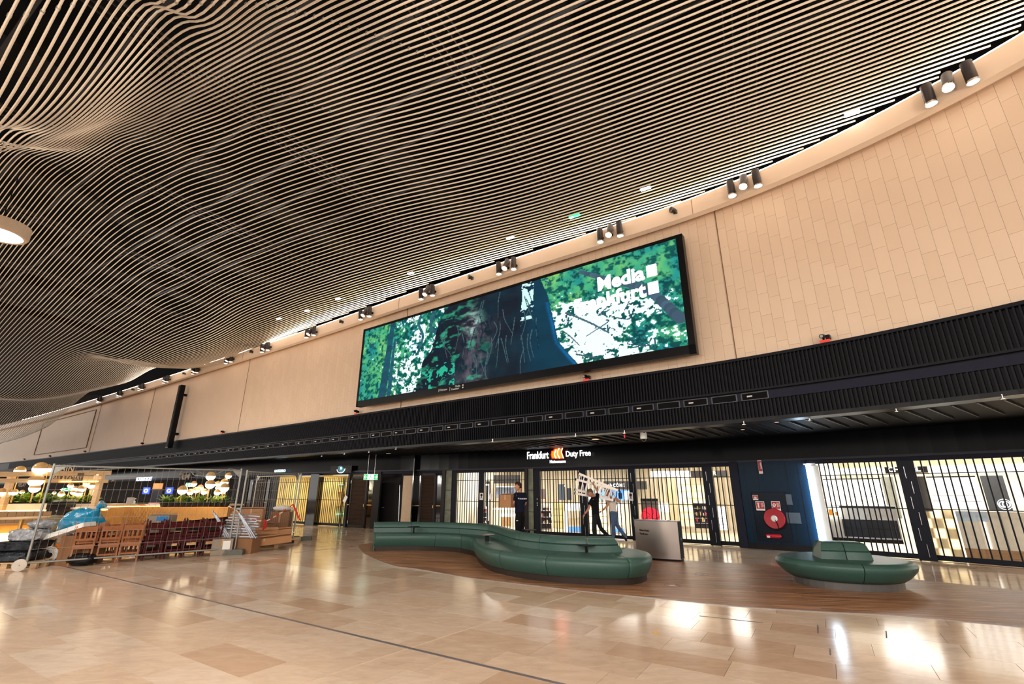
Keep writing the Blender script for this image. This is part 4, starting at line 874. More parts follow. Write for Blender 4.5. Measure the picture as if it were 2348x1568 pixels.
def seat_section(B, Fp, sc=1.0):
    return [(B[0] + (Fp[0] - B[0]) * t, B[1] + (Fp[1] - B[1]) * t, z) for t, z in SEAT]
# matched outline samples: (front point at the seat's widest, back-line point)
KEY = [((-4.02, 14.86), (-4.30, 15.72)), ((-3.45, 14.90), (-3.75, 15.78)), ((-2.61, 14.93), (-2.9, 15.76)), ((-1.95, 14.72), (-2.05, 15.56)), ((-1.45, 14.35), (-1.3, 15.15)), ((-1.08, 13.6), (-.55, 14.4)), ((-.92, 12.5), (-.12, 13.1)), ((-.62, 11.35), (.2, 12.05)), ((-.28, 10.75), (.55, 11.5)), ((.2, 10.22), (.9, 11.15)), ((.8, 9.82), (1.25, 10.97)), ((1.4, 9.6), (1.62, 10.88)), ((1.95, 9.5), (2.0, 10.86)),
       ((2.4, 9.66), (2.05, 10.86)), ((2.72, 10.05), (2.06, 10.87)), ((2.88, 10.6), (2.06, 10.9)), ((2.78, 11.15), (2.05, 10.93)), ((2.4, 11.6), (2.02, 10.95)), ((1.9, 11.85), (1.75, 11.0)), ((1.4, 12.1), (1.3, 11.12)), ((1.05, 12.6), (.9, 11.4)), ((.85, 13.3), (.5, 12.2)), ((.65, 13.9), (.1, 13.3))]
FK = cr([k[0] for k in KEY], 8); BK = cr([k[1] for k in KEY], 8)
bench = thing('serpentine_bench', 'long winding green upholstered bench on the wood floor', 'bench', (0, 12.5, 0)); off_ = Vector((0, -12.5, 0))
def mv(m): m.v = [(p[0], p[1] - 12.5, p[2]) for p in m.v]; return m
cuts = [0, 20, 32, 40, 48, 64, 78, 100, 132, 152, 166]
cuts = [c for c in cuts if c < len(FK)] + [len(FK) - 1]
cuts = sorted(set(cuts))
def shrink(rows, f=.93):
    # pull end sections in a little so that each cushion has a rounded seam
    def pull(r, d, k):
        c = Vector((sum(p[0] for p in r) / len(r), sum(p[1] for p in r) / len(r), sum(p[2] for p in r) / len(r)))
        return [tuple(c + (Vector(p) - c) * k + d) for p in r]
    a, b = [Vector(p) for p in (rows[0][3], rows[1][3])], [Vector(p) for p in (rows[-1][3], rows[-2][3])]
    da = (a[1] - a[0]).normalized(); db = (b[1] - b[0]).normalized()
    return [pull(rows[0], da * .004, .965)] + [pull(rows[0], da * .03, .998)] + rows[1:-1] + [pull(rows[-1], db * .03, .998)] + [pull(rows[-1], db * .004, .965)]
def subrows(i0, i1, n, fn):
    out = []
    for f in np.linspace(i0, i1, n):
        k = min(int(f), len(FK) - 2); t = f - k; out.append(fn(BK[k] * (1 - t) + BK[k + 1] * t, FK[k] * (1 - t) + FK[k + 1] * t))
    return out
for a, b in zip(cuts[:-1], cuts[1:]):
    mv(loft(shrink(subrows(a, b, max(6, b - a + 1), seat_section)))).build('seat_cushion', M_SOFA, bench, smooth=True)
pr = subrows(0, len(FK) - 1, 160, lambda B, Fq: [(*(B + (Fq - B) * t), z) for t, z in ((0, 0.0), (.86, 0.0), (.86, .13), (0, .13))])
mv(loft(pr)).build('plinth', M_PLN, bench)
BACK = [(-.19, .44), (-.175, .585), (-.15, .6), (-.17, .615), (-.155, .69), (-.12, .735), (-.06, .752), (.06, .752), (.12, .735), (.155, .69), (.17, .615), (.15, .6), (.175, .585), (.19, .44)]
BL = cr([k[1] for k in KEY[:12]] + [(1.95, 10.86), (2.15, 10.88)], 8)
tb = np.gradient(BL, axis=0); tb /= np.hypot(*tb.T)[:, None]; nb_ = np.c_[-tb[:, 1], tb[:, 0]]
bc = [0, 14, 30, 40, 48, 58, 68, 88, len(BL) - 1]
for a, b in zip(bc[:-1], bc[1:]):
    last = b == len(BL) - 1; a_ = a
    rows = [[(BL[i][0] + nb_[i][0] * o * (1.25 if last else 1.0), BL[i][1] + nb_[i][1] * o * (1.25 if last else 1.0), z) for o, z in BACK] for i in range(a_, b + 1)]
    if last:      # tapering end block
        e = rows[-1]; d = Vector((*tb[-1], 0)); rows[-1] = [tuple(Vector(p) + d * (.16 * (1 - (p[2] - .44) / .32))) for p in e]
    mv(loft(shrink(rows))).build('back_cushion', M_SOFA, bench, smooth=True)
ends = [Vector((*FK[0], 0)), Vector((*BK[0], 0))]; d = (ends[1] - ends[0]).normalized(); nn = Vector((-d.y, d.x, 0)) * .012
prof = [(0.05, 0), (1.12, 0), (1.16, .3), (1.14, .72), (1.05, .755), (.95, .74), (.88, .5), (.8, .465), (.2, .468), (.08, .43), (.02, .36), (.05, .2), (.12, .13)]
L_ = (ends[1] - ends[0]).length
m = MB(); P1 = [ends[0] + d * (q[0] * L_) + Vector((0, 0, q[1])) for q in prof]; tl = Vector((-1, .1, 0)).normalized() * .03; n = len(prof)
m._add([p for p in P1] + [p + tl for p in P1], [tuple(range(n)), tuple(range(2 * n - 1, n - 1, -1))] + [(i, (i + 1) % n, n + (i + 1) % n, n + i) for i in range(n)])
mv(m).build('end_panel', M_SOFA, bench)

def side_table(u, v, d, label, panel=True):
    c = atd(u, v, d); g = thing('side_table', label, 'table', (c.x, c.y, .462)); 
    MB().cyl((0, 0, c.z - .462 - .012), (0, 0, c.z - .462), .19, 28).build('table_top', M_BKM if not panel else mat('bronze_table_top', (92, 78, 66), .3, .3), g)
    m = MB(); (m.box((0, 0, (c.z - .475) / 2), (.1, .06, c.z - .475)) if panel else m.cyl((0, 0, 0), (0, 0, c.z - .475), .025, 12)); m.build('post', M_BKM, g)
side_table(1079, 1211, 15.25, 'small round table on a black post at the inner bend of the long bench')
side_table(1117, 1225, 13.0, 'nearest small round table with a broad black post on the long bench')
side_table(1344, 1249, 10.75, 'thin black round table by the right end of the long bench', False)
side_table(949, 1207, 15.45, 'thin black round table in front of the left stretch of backrest', False)
side_table(1213, 1214, 13.0, 'black round table top peeping over the far side of the long bench', False)

# small oval island bench
isl = thing('island_bench', 'small oval green bench with a central backrest, right of the long bench', 'bench', (6.36, 9.85, 0), math.atan2(-.3, 1))
def ell(a, b, t): return (a * math.cos(t), b * math.sin(t))
SP = [(0.0, .12), (.8, .13), (.88, .19), (.98, .31), (1.0, .38), (.98, .43), (.93, .458), (.86, .468), (.80, .458), (.74, .462), (0.0, .46)]
def ring(t0, t1, n=26):
    rows = []
    for t in np.linspace(t0, t1, n): rows.append([(ell(1.16, .98, t)[0] * r, ell(1.16, .98, t)[1] * r, z) for r, z in SP])
    return rows
for t0, t1 in ((-PI / 2 + .02, PI / 2), (PI / 2, 1.5 * PI - .02 + .04)):
    rows = ring(t0 + .006, t1 - .006, 30); m = MB(); k = len(SP); vs = [p for r in rows for p in r]
    fs = [(i * k + j, i * k + j + 1, (i + 1) * k + j + 1, (i + 1) * k + j) for i in range(len(rows) - 1) for j in range(k - 1)] + [tuple(range(k)), tuple((len(rows) - 1) * k + j for j in range(k))]
    m._add(vs, fs).build('seat_cushion', M_SOFA, isl, smooth=True)
MB().prism([ell(.9, .74, t) for t in np.linspace(0, 2 * PI, 40, endpoint=False)], 0, .125).build('plinth', mat('grey_plinth', (96, 92, 90), .35, .4), isl)
for s_ in (-1, 1):
    rows = []
    for f in (0.0, .06, .5, .94, 1.0):
        rnd = .97 if f in (0.0, 1.0) else 1.0
        x0 = s_ * (.006 + .001); r = []
        for (wx, wy, z) in ((.42, .3, .44), (.40, .27, .59), (.385, .25, .6), (.395, .265, .615), (.37, .23, .7), (.35, .19, .742), (.31, .14, .755)):
            r.append((x0 + s_ * wx * f, -wy * rnd, z))
        for (wx, wy, z) in ((.31, .14, .755), (.35, .19, .742), (.37, .23, .7), (.395, .265, .615), (.385, .25, .6), (.40, .27, .59), (.42, .3, .44)):
            r.append((x0 + s_ * wx * f, wy * rnd, z))
        rows.append(r)
    loft(rows).build('back_cushion', M_SOFA, isl, smooth=True)

# steel recycling bin
M_STEEL = mat('brushed_steel', (170, 158, 150), .28, .9, var=.06, scale=40, aniso=(30, 30, .6))
pa, pb = Vector((3.3, 13.45, 0)), Vector((4.22, 12.75, 0)); c = (pa + pb) / 2; t = (pb - pa).normalized(); L = (pb - pa).length
bn = thing('recycling_bin', 'brushed steel three-slot waste bin with curved front behind the bench', 'bin', c, math.atan2(t.y, t.x))
pts = [(-L / 2, .22), (-L / 2, -.02)] + [(L * (f - .5), -.02 - .13 * math.sin(PI * f)) for f in np.linspace(.08, .92, 12)] + [(L / 2, -.02), (L / 2, .22)]
MB().prism(pts, .05, .93).build('body', M_STEEL, bn, smooth=True)
MB().prism([(x * .98, y * .95 + .01) for x, y in pts], 0.0, .05).build('plinth', M_BKM, bn)
MB().prism([(x * 1.005, y * 1.0) for x, y in pts], .93, .955).build('lid', mat('grey_lid', (120, 122, 124), .35, .5), bn)
for f in (-.3, .0, .28): MB().box((L * f, .08, .958), (.05, .12, .008)).build('slot', M_BKM, bn)
MB().box((L / 2 + .006, .1, .5), (.012, .24, .86)).build('side_panel', M_BKM, bn)
MB().box((L / 2 + .014, .1, .52), (.01, .03, .06)).build('lock', M_STEEL, bn)
for k, s__ in enumerate(('Vielen Dank', 'Thank you')):
    text(s__, .06, mat('bin_lettering', (50, 36, 30), .5), Matrix.Translation((-L * .37, -.082, .68 - .085 * k)) @ Matrix.Rotation(-.28, 4, 'Z') @ Matrix.Rotation(PI / 2, 4, 'X'), parent=bn, depth=.004, bold=.001)

# ================================================================ PEOPLE
def skinned(name, pts, edges, rad, material, parent, sub=2):
    me = bpy.data.meshes.new(name); me.from_pydata([tuple(p) for p in pts], edges, []); o = bpy.data.objects.new(name, me); COL.objects.link(o)
    md = o.modifiers.new('skin', 'SKIN'); o.modifiers.new('sub', 'SUBSURF').levels = sub; o.modifiers['sub'].render_levels = sub; md.use_smooth_shade = True
    sv = me.skin_vertices[0].data
    for i, r in enumerate(rad): sv[i].radius = (r, r) if not hasattr(r, '__len__') else r
    sv[0].use_root = True
    dg = bpy.context.evaluated_depsgraph_get(); me2 = bpy.data.meshes.new_from_object(o.evaluated_get(dg)); bpy.data.objects.remove(o); bpy.data.meshes.remove(me)
    me2.materials.clear(); me2.materials.append(material); me2.name = name
    ob = bpy.data.objects.new(name, me2); COL.objects.link(ob); ob.parent = parent
    return ob
def chain(J, names, rad):      # polyline skin part
    return [J[n] for n in names], [(i, i + 1) for i in range(len(names) - 1)], rad
def hand(parent, wrist, dirv, palmn, material, grip=.5, s=1.0):
    """palm, four unequal fingers bent at the knuckles, and a thumb off the side"""
    w_ = Vector(wrist); d = Vector(dirv).normalized(); n = Vector(palmn).normalized(); sd = d.cross(n).normalized()
    P = [w_, w_ + d * .045 * s, w_ + d * .085 * s]; E = [(0, 1), (1, 2)]; R = [(.022 * s, .03 * s), (.02 * s, .038 * s), (.014 * s, .03 * s)]
    for k, (o_, ln) in enumerate(((-.028, .062), (-.009, .075), (.01, .07), (.028, .055))):
        i0 = len(P); b0 = P[1] + sd * o_ * s + d * .04 * s; b1 = b0 + (d * (1 - grip * .5) + n * grip).normalized() * ln * .5 * s; b2 = b1 + (d * (1 - grip) + n * (grip * 1.4 + .1)).normalized() * ln * .5 * s
        P += [b0, b1, b2]; E += [(1, i0), (i0, i0 + 1), (i0 + 1, i0 + 2)]; R += [.0095 * s, .0085 * s, .0075 * s]
    i0 = len(P); t0 = P[0] + d * .025 * s - sd * .028 * s; t1 = t0 + (d * .6 - sd * .7 + n * .3).normalized() * .035 * s; t2 = t1 + (d * .9 - sd * .1 + n * .4).normalized() * .03 * s
    P += [t0, t1, t2]; E += [(0, i0), (i0, i0 + 1), (i0 + 1, i0 + 2)]; R += [.013 * s, .011 * s, .009 * s]
    return skinned('hand', P, E, R, material, parent, 1)
def head(parent, c, face, tilt, skin, hair_m, hs=1.0, hairlen=.0):
    R = Matrix.Translation(c) @ Matrix.Rotation(face, 4, 'Z') @ Matrix.Rotation(tilt, 4, 'X') @ Matrix.Scale(hs, 4)     # face looks along local -Y
    m = MB(R); rows = []
    prof = [(-.118, .028, .035, -.03), (-.105, .045, .055, -.022), (-.08, .058, .078, -.01), (-.045, .067, .09, -.002), (-.01, .073, .097, .002), (.03, .076, .1, .006), (.065, .073, .096, .008), (.095, .058, .078, .008), (.112, .035, .048, .008), (.12, .008, .01, .008)]
    n = 16
    for z, rx, ry, oy in prof: rows.append([(rx * math.cos(a), ry * math.sin(a) + oy, z) for a in np.linspace(0, 2 * PI, n, endpoint=False)])
    vs = [p for r in rows for p in r]; fs = [(i * n + k, i * n + (k + 1) % n, (i + 1) * n + (k + 1) % n, (i + 1) * n + k) for i in range(len(rows) - 1) for k in range(n)] + [tuple(range(n - 1, -1, -1)), tuple((len(rows) - 1) * n + k for k in range(n))]
    m._add(vs, fs)
    m.tube([(0, -.085, .018), (0, -.103, -.008), (0, -.112, -.024), (0, -.098, -.034)], [.009, .012, .016, .01], 8)      # nose
    for s_ in (-1, 1): m.lathe([(.001, -.006), (.016, -.006), (.02, 0), (.016, .006), (.001, .006)], (s_ * .075, .005, -.005), 12, Matrix.Rotation(PI / 2 * s_, 3, 'Y'), 1.6, 1)
    m.tube([(0, .03, -.075), (0, .04, -.14), (0, .045, -.19)], [.052, .056, .062], 12)
    h = m.build('head', skin, parent, smooth='full')
    e = MB(R)
    for s_ in (-1, 1): e.ball((s_ * .03, -.084, .005), .011, 10, 6)
    e.build('eye', mat('eye_white', (225, 215, 205), .3), h)
    b = MB(R)
    for s_ in (-1, 1): b.tube([(s_ * .015, -.093, .028), (s_ * .045, -.084, .03)], .005, 5)
    b.build('eyebrow', hair_m, h)
    MB(R).tube([(-.022, -.094, -.055), (0, -.099, -.056), (.022, -.094, -.055)], .005, 6).build('mouth', mat('lip', (150, 80, 70), .5), h)
    hm = MB(R); vs = []; rows = []
    for z, rx, ry, oy in [(-.055 - hairlen, .06, .07, .03), (-.02, .072, .08, .024), (.02, .08, .088, .018), (.055, .083, .098, .006), (.085, .076, .094, .003), (.112, .056, .072, .004), (.13, .028, .04, .006), (.135, .004, .005, .006)]:
        rows.append([(rx * math.cos(a), ry * math.sin(a) + oy, z) for a in np.linspace(0, 2 * PI, n, endpoint=False)])
    vs = [p for r in rows for p in r]; fs = []
    for i in range(len(rows) - 1):
        for k in range(n):
            a = 2 * PI * (k + .5) / n
            if i < 3 and math.sin(a) < -.2: continue
            fs.append((i * n + k, i * n + (k + 1) % n, (i + 1) * n + (k + 1) % n, (i + 1) * n + k))
    hm._add(vs, fs); hm.build('hair', hair_m, h, smooth='full')
    return h
def shoe(parent, ankle, dirv, m_, pitch=0.0):
    d = Vector((dirv[0], dirv[1], 0)).normalized(); R = Matrix.Translation(ankle) @ Matrix.Rotation(math.atan2(d.y, d.x), 4, 'Z') @ Matrix.Rotation(pitch, 4, 'Y')
    m = MB(R); rows = []
    for x, w_, h in ((-.07, .032, .05), (-.05, .038, .07), (.0, .04, .075), (.06, .044, .05), (.12, .048, .035), (.17, .04, .028), (.19, .02, .02)):
        rows.append([(x, -w_, -.085), (x, w_, -.085), (x, w_, -.085 + h * .6), (x, w_ * .55, -.085 + h), (x, -w_ * .55, -.085 + h), (x, -w_, -.085 + h * .6)])
    vs = [p for r in rows for p in r]; k = 6
    m._add(vs, [(i * k + j, i * k + (j + 1) % k, (i + 1) * k + (j + 1) % k, (i + 1) * k + j) for i in range(len(rows) - 1) for j in range(k)] + [tuple(range(k)), tuple((len(rows) - 1) * k + j for j in range(k))])
    return m.build('shoe', m_, parent, smooth=True)
M_SKIN = mat('skin', (196, 138, 108), .5, var=.04); M_HAIR = mat('brown_hair', (58, 38, 26), .6, var=.3, scale=40); M_HAIR2 = mat('greying_hair', (104, 78, 58), .6, var=.3, scale=40)
def V(*a): return Vector(a)
def person(label, loc, J, skin_m, shirt_m, trou_m, shoe_m, hair_m, face, tilt, group, scale=1.0, sleeve=.55, vest=False, lean=0, shoe_dir=((-1, .1), (-1, .1)), shoe_pitch=(0, 0), hd=None, grips=(.5, .5), beltcol=None):
    g = thing('person', label, 'person', loc); g.scale = (scale,) * 3
    P = [J['hip'], J['waist'], J['chest'], J['neck']]; E = [(0, 1), (1, 2), (2, 3)]; R = [(.09, .07), (.09, .07), (.11, .08), (.055, .055)]
    for sd in 'LR':
        i = len(P); P += [J['sh' + sd], J['el' + sd], J['wr' + sd]]; E += [(2, i), (i, i + 1), (i + 1, i + 2)]; R += [.05, .04, .028]
        i = len(P); P += [J['hp' + sd], J['kn' + sd], J['an' + sd]]; E += [(0, i), (i, i + 1), (i + 1, i + 2)]; R += [.06, .05, .036]
    body = skinned('body', P, E, R, skin_m, g)
    # shirt
    P = [J['hip'] + V(0, 0, -.07), J['hip'].lerp(J['waist'], .6), J['waist'], J['chest'], J['neck'] + V(0, 0, -.035)]; E = [(0, 1), (1, 2), (2, 3), (3, 4)]; R = [(.165, .135), (.155, .13), (.15, .125), (.175, .125), (.075, .075)]
    for sd in 'LR':
        i = len(P)
        if vest: P += [J['sh' + sd].lerp(J['chest'], .25)]; E += [(3, i)]; R += [.075]
        else: P += [J['sh' + sd], J['sh' + sd].lerp(J['el' + sd], sleeve), J['sh' + sd].lerp(J['el' + sd], sleeve + .18)]; E += [(3, i), (i, i + 1), (i + 1, i + 2)]; R += [.075, .066, .068]
    sh = skinned('shirt', P, E, R, shirt_m, g)
    P = [J['hip'] + V(0, 0, .1), J['hip'] + V(0, 0, -.03)]; E = [(0, 1)]; R = [(.15, .125), (.155, .13)]
    for sd in 'LR':
        i = len(P); P += [J['hp' + sd], J['hp' + sd].lerp(J['kn' + sd], .5), J['kn' + sd], J['kn' + sd].lerp(J['an' + sd], .5), J['an' + sd] + V(0, 0, .01)]; E += [(1, i), (i, i + 1), (i + 1, i + 2), (i + 2, i + 3), (i + 3, i + 4)]; R += [.1, .09, .07, .062, .06]
    skinned('trousers', P, E, R, trou_m, g)
    for k, sd in enumerate('LR'):
        shoe(g, J['an' + sd], shoe_dir[k], shoe_m, shoe_pitch[k])
        wd = (J['wr' + sd] - J['el' + sd]).normalized(); hand(g, J['wr' + sd], hd[k][0] if hd else wd, hd[k][1] if hd else (0, 1, 0), skin_m, grips[k])
    head(g, J['neck'] + V(*J.get('headoff', (0, 0, .17))), face, tilt, skin_m, hair_m)
    return g
# man with the box: seen from behind, turned to the left
c1 = atd(1192, 1180, 15.0); MX = (c1.x, c1.y, 0)
J = dict(hip=V(0, 0, .98), waist=V(0, 0, 1.13), chest=V(-.01, -.01, 1.4), neck=V(-.02, .01, 1.58), headoff=(-.03, .0, .14),
         shL=V(-.12, -.12, 1.49), elL=V(-.2, -.24, 1.24), wrL=V(-.42, -.12, 1.22), shR=V(.15, .1, 1.49), elR=V(.17, .22, 1.22), wrR=V(-.08, .32, 1.2),
         hpL=V(-.05, -.09, .93), knL=V(-.07, -.1, .5), anL=V(-.04, -.1, .095), hpR=V(.07, .09, .93), knR=V(.05, .1, .5), anR=V(.09, .1, .095))
p1 = person('man in navy polo shirt and black trousers carrying a cardboard box', MX, J, M_SKIN, mat('navy_polo', (20, 26, 46), .8), mat('black_work_trousers', (16, 16, 18), .8), mat('black_shoe', (22, 20, 20), .5), M_HAIR, -math.radians(75), .06, None, 1.055, hd=(((-1, .2, .1), (0, 1, 0)), ((-1, -.3, .1), (0, -1, 0))))
m = MB(Matrix.Translation((-.015, -.165, 1.36)) @ Matrix.Rotation(.25, 4, 'Z')); m.ball((-.02, 0, .03), .022, 10, 6)
for k in range(9): m.box((.02 + k * .024, 0, .02 + .004 * (k % 2)), (.014, .01, .03 + .012 * (k % 3 == 0)))
m.build('back_print', mat('white_print', (235, 235, 240), .6), p1)
MB().box((-.08, -.2, .8), (.05, .008, .02)).build('pocket_tag', mat('white_print', (235, 235, 240), .6), p1)
M_CARD = mat('cardboard', (176, 126, 84), .8, var=.07, scale=3); M_CARD2 = mat('cardboard_dark', (138, 96, 62), .8, var=.08, scale=3)
def carton(name, label, loc, dims, rz=0, m_=None, flaps=True, cat='box', grp=None, rot=None, tape=True):
    g = thing(name, label, cat, loc, rz, grp); x, y, z = dims; m_ = m_ or M_CARD; t_ = .008
    if rot: g.rotation_euler = rot
    w_ = MB()
    for s_ in (-1, 1): w_.box((s_ * (x / 2 - t_ / 2), 0, z / 2), (t_, y, z)); w_.box((0, s_ * (y / 2 - t_ / 2), z / 2), (x - 2 * t_, t_, z))
    w_.box((0, 0, t_ / 2), (x, y, t_)); w_.build('walls', m_, g)
    if flaps:
        for s_, a in ((-1, .12), (1, .05)): MB().box((0, s_ * y * .26, z + .006 + .01 * (s_ + 1)), (x, y * .49, .005), Matrix.Rotation(s_ * a, 3, 'X')).build('flap', m_, g)
        if tape: MB().box((0, -y / 2 - .002, z * .8), (.05, .003, z * .4)).build('tape', mat('brown_tape', (196, 150, 100), .3), g)
    return g
bc_ = atd(1163, 1147, 14.75); carton('cardboard_box', 'brown cardboard box held in the arms of the man in navy', (bc_.x - .0, bc_.y + .02, bc_.z - .2), (.36, .36, .36), -.35, M_CARD)

# two men with a ladder, walking left
c2 = atd(1366, 1180, 16.65)
J = dict(hip=V(.0, 0, .93), waist=V(-.01, 0, 1.08), chest=V(-.02, -.01, 1.33), neck=V(-.06, .0, 1.5), headoff=(-.08, -.02, .12),
         shL=V(-.13, -.12, 1.42), elL=V(-.24, -.2, 1.15), wrL=V(-.4, -.24, .96), shR=V(.09, .1, 1.44), elR=V(.12, .12, 1.68), wrR=V(.0, .06, 1.86),
         hpL=V(-.04, -.08, .88), knL=V(-.1, -.08, .47), anL=V(-.05, -.08, .095), hpR=V(.05, .08, .88), knR=V(.16, .1, .5), anR=V(.46, .12, .2))
person('greying man in black polo shirt steadying a ladder on his shoulder', (c2.x, c2.y, 0), J, M_SKIN, mat('black_polo', (14, 15, 18), .8), mat('black_jeans', (26, 32, 38), .8), mat('dark_shoe', (40, 30, 26), .5), M_HAIR2, -math.radians(60), .45, None, 1.0, shoe_pitch=(0, -.9), hd=(((-.5, -.1, -.8), (1, 0, 0)), ((-.3, 0, .9), (-1, 0, 0))), grips=(.25, .8))
c3 = atd(1406, 1180, 17.3)
J = dict(hip=V(.02, 0, .98), waist=V(.0, 0, 1.12), chest=V(-.04, 0, 1.35), neck=V(-.08, .0, 1.5), headoff=(-.07, 0, .13),
         shL=V(-.14, -.12, 1.42), elL=V(-.22, -.2, 1.2), wrL=V(-.42, -.2, 1.03), shR=V(.12, .1, 1.42), elR=V(.3, .12, 1.3), wrR=V(.12, .14, 1.5),
         hpL=V(-.02, -.08, .9), knL=V(-.04, -.08, .5), anL=V(-.06, -.06, .095), hpR=V(.06, .08, .9), knR=V(.14, .08, .54), anR=V(.42, .06, .16))
p3_ = person('man in white sleeveless top and blue jeans walking at the ladder\'s rear end', (c3.x, c3.y, 0), J, M_SKIN, mat('white_vest', (228, 218, 206), .8), mat('blue_jeans', (72, 96, 128), .8, var=.25, scale=9), mat('black_shoe', (22, 20, 20), .5), M_HAIR2, -math.radians(80), .3, None, 1.0, vest=True, shoe_pitch=(0, -1.0), hd=(((-.8, 0, -.4), (0, 0, 1)), ((-.2, 0, .9), (-1, 0, 0))), grips=(1.0, .8))
MB().tube([(-.36 + .04 * math.cos(a) * .6, -.2 + .035 * math.sin(a), 1.08 + .02 * math.cos(a)) for a in np.linspace(0, 2 * PI, 12, endpoint=False)], .01, 6, closed=True).build('wrist_watch', M_BKM, p3_)
# aluminium ladder
M_ALU = mat('aluminium', (190, 180, 172), .3, .75, var=.05)
ld = thing('ladder', 'long folded aluminium ladder carried by two men', 'ladder', atd(1366, 1120, 16.75)); l0 = ld.location
def lsec(ua, va, ub, vb, uc, vc, ud, vd, da, db, nr):
    A, B, C, D = atd(ua, va, da) - l0, atd(ub, vb, db) - l0, atd(uc, vc, da) - l0, atd(ud, vd, db) - l0
    for p, q in ((A, B), (C, D)): MB().bar(p, q, .03, .07).build('rail', M_ALU, ld)
    rm = None
    for k in range(nr):
        f = (k + .5) / nr; MB().bar(A.lerp(B, f), C.lerp(D, f), .03, .035).build('rung', M_ALU, ld)
    for p, q in ((A, B), (C, D)):
        for e in (p, q): MB().bar(e - (q - p).normalized() * .02, e + (q - p).normalized() * .02, .04, .08).build('end_cap', M_BKM, ld)
lsec(1326, 1085, 1412, 1122, 1318, 1122, 1400, 1143, 16.95, 17.05, 9)
lsec(1320, 1099, 1419, 1124, 1318, 1131, 1408, 1147, 16.85, 16.95, 9)
# ================================================================ BIG SCREEN
a0, _z = WALL.hit(835, 935, -.2); a1, _z1 = WALL.hit(1608, 820, -.2)
SL = WALL.p(a0, -.22); SR = WALL.p(a1, -.22)
zS0, zS1 = 5.09, 8.58
sL, sR = Vector((*SL, 0)), Vector((*SR, 0)); ts = (sR - sL).normalized(); Ls = (sR - sL).length
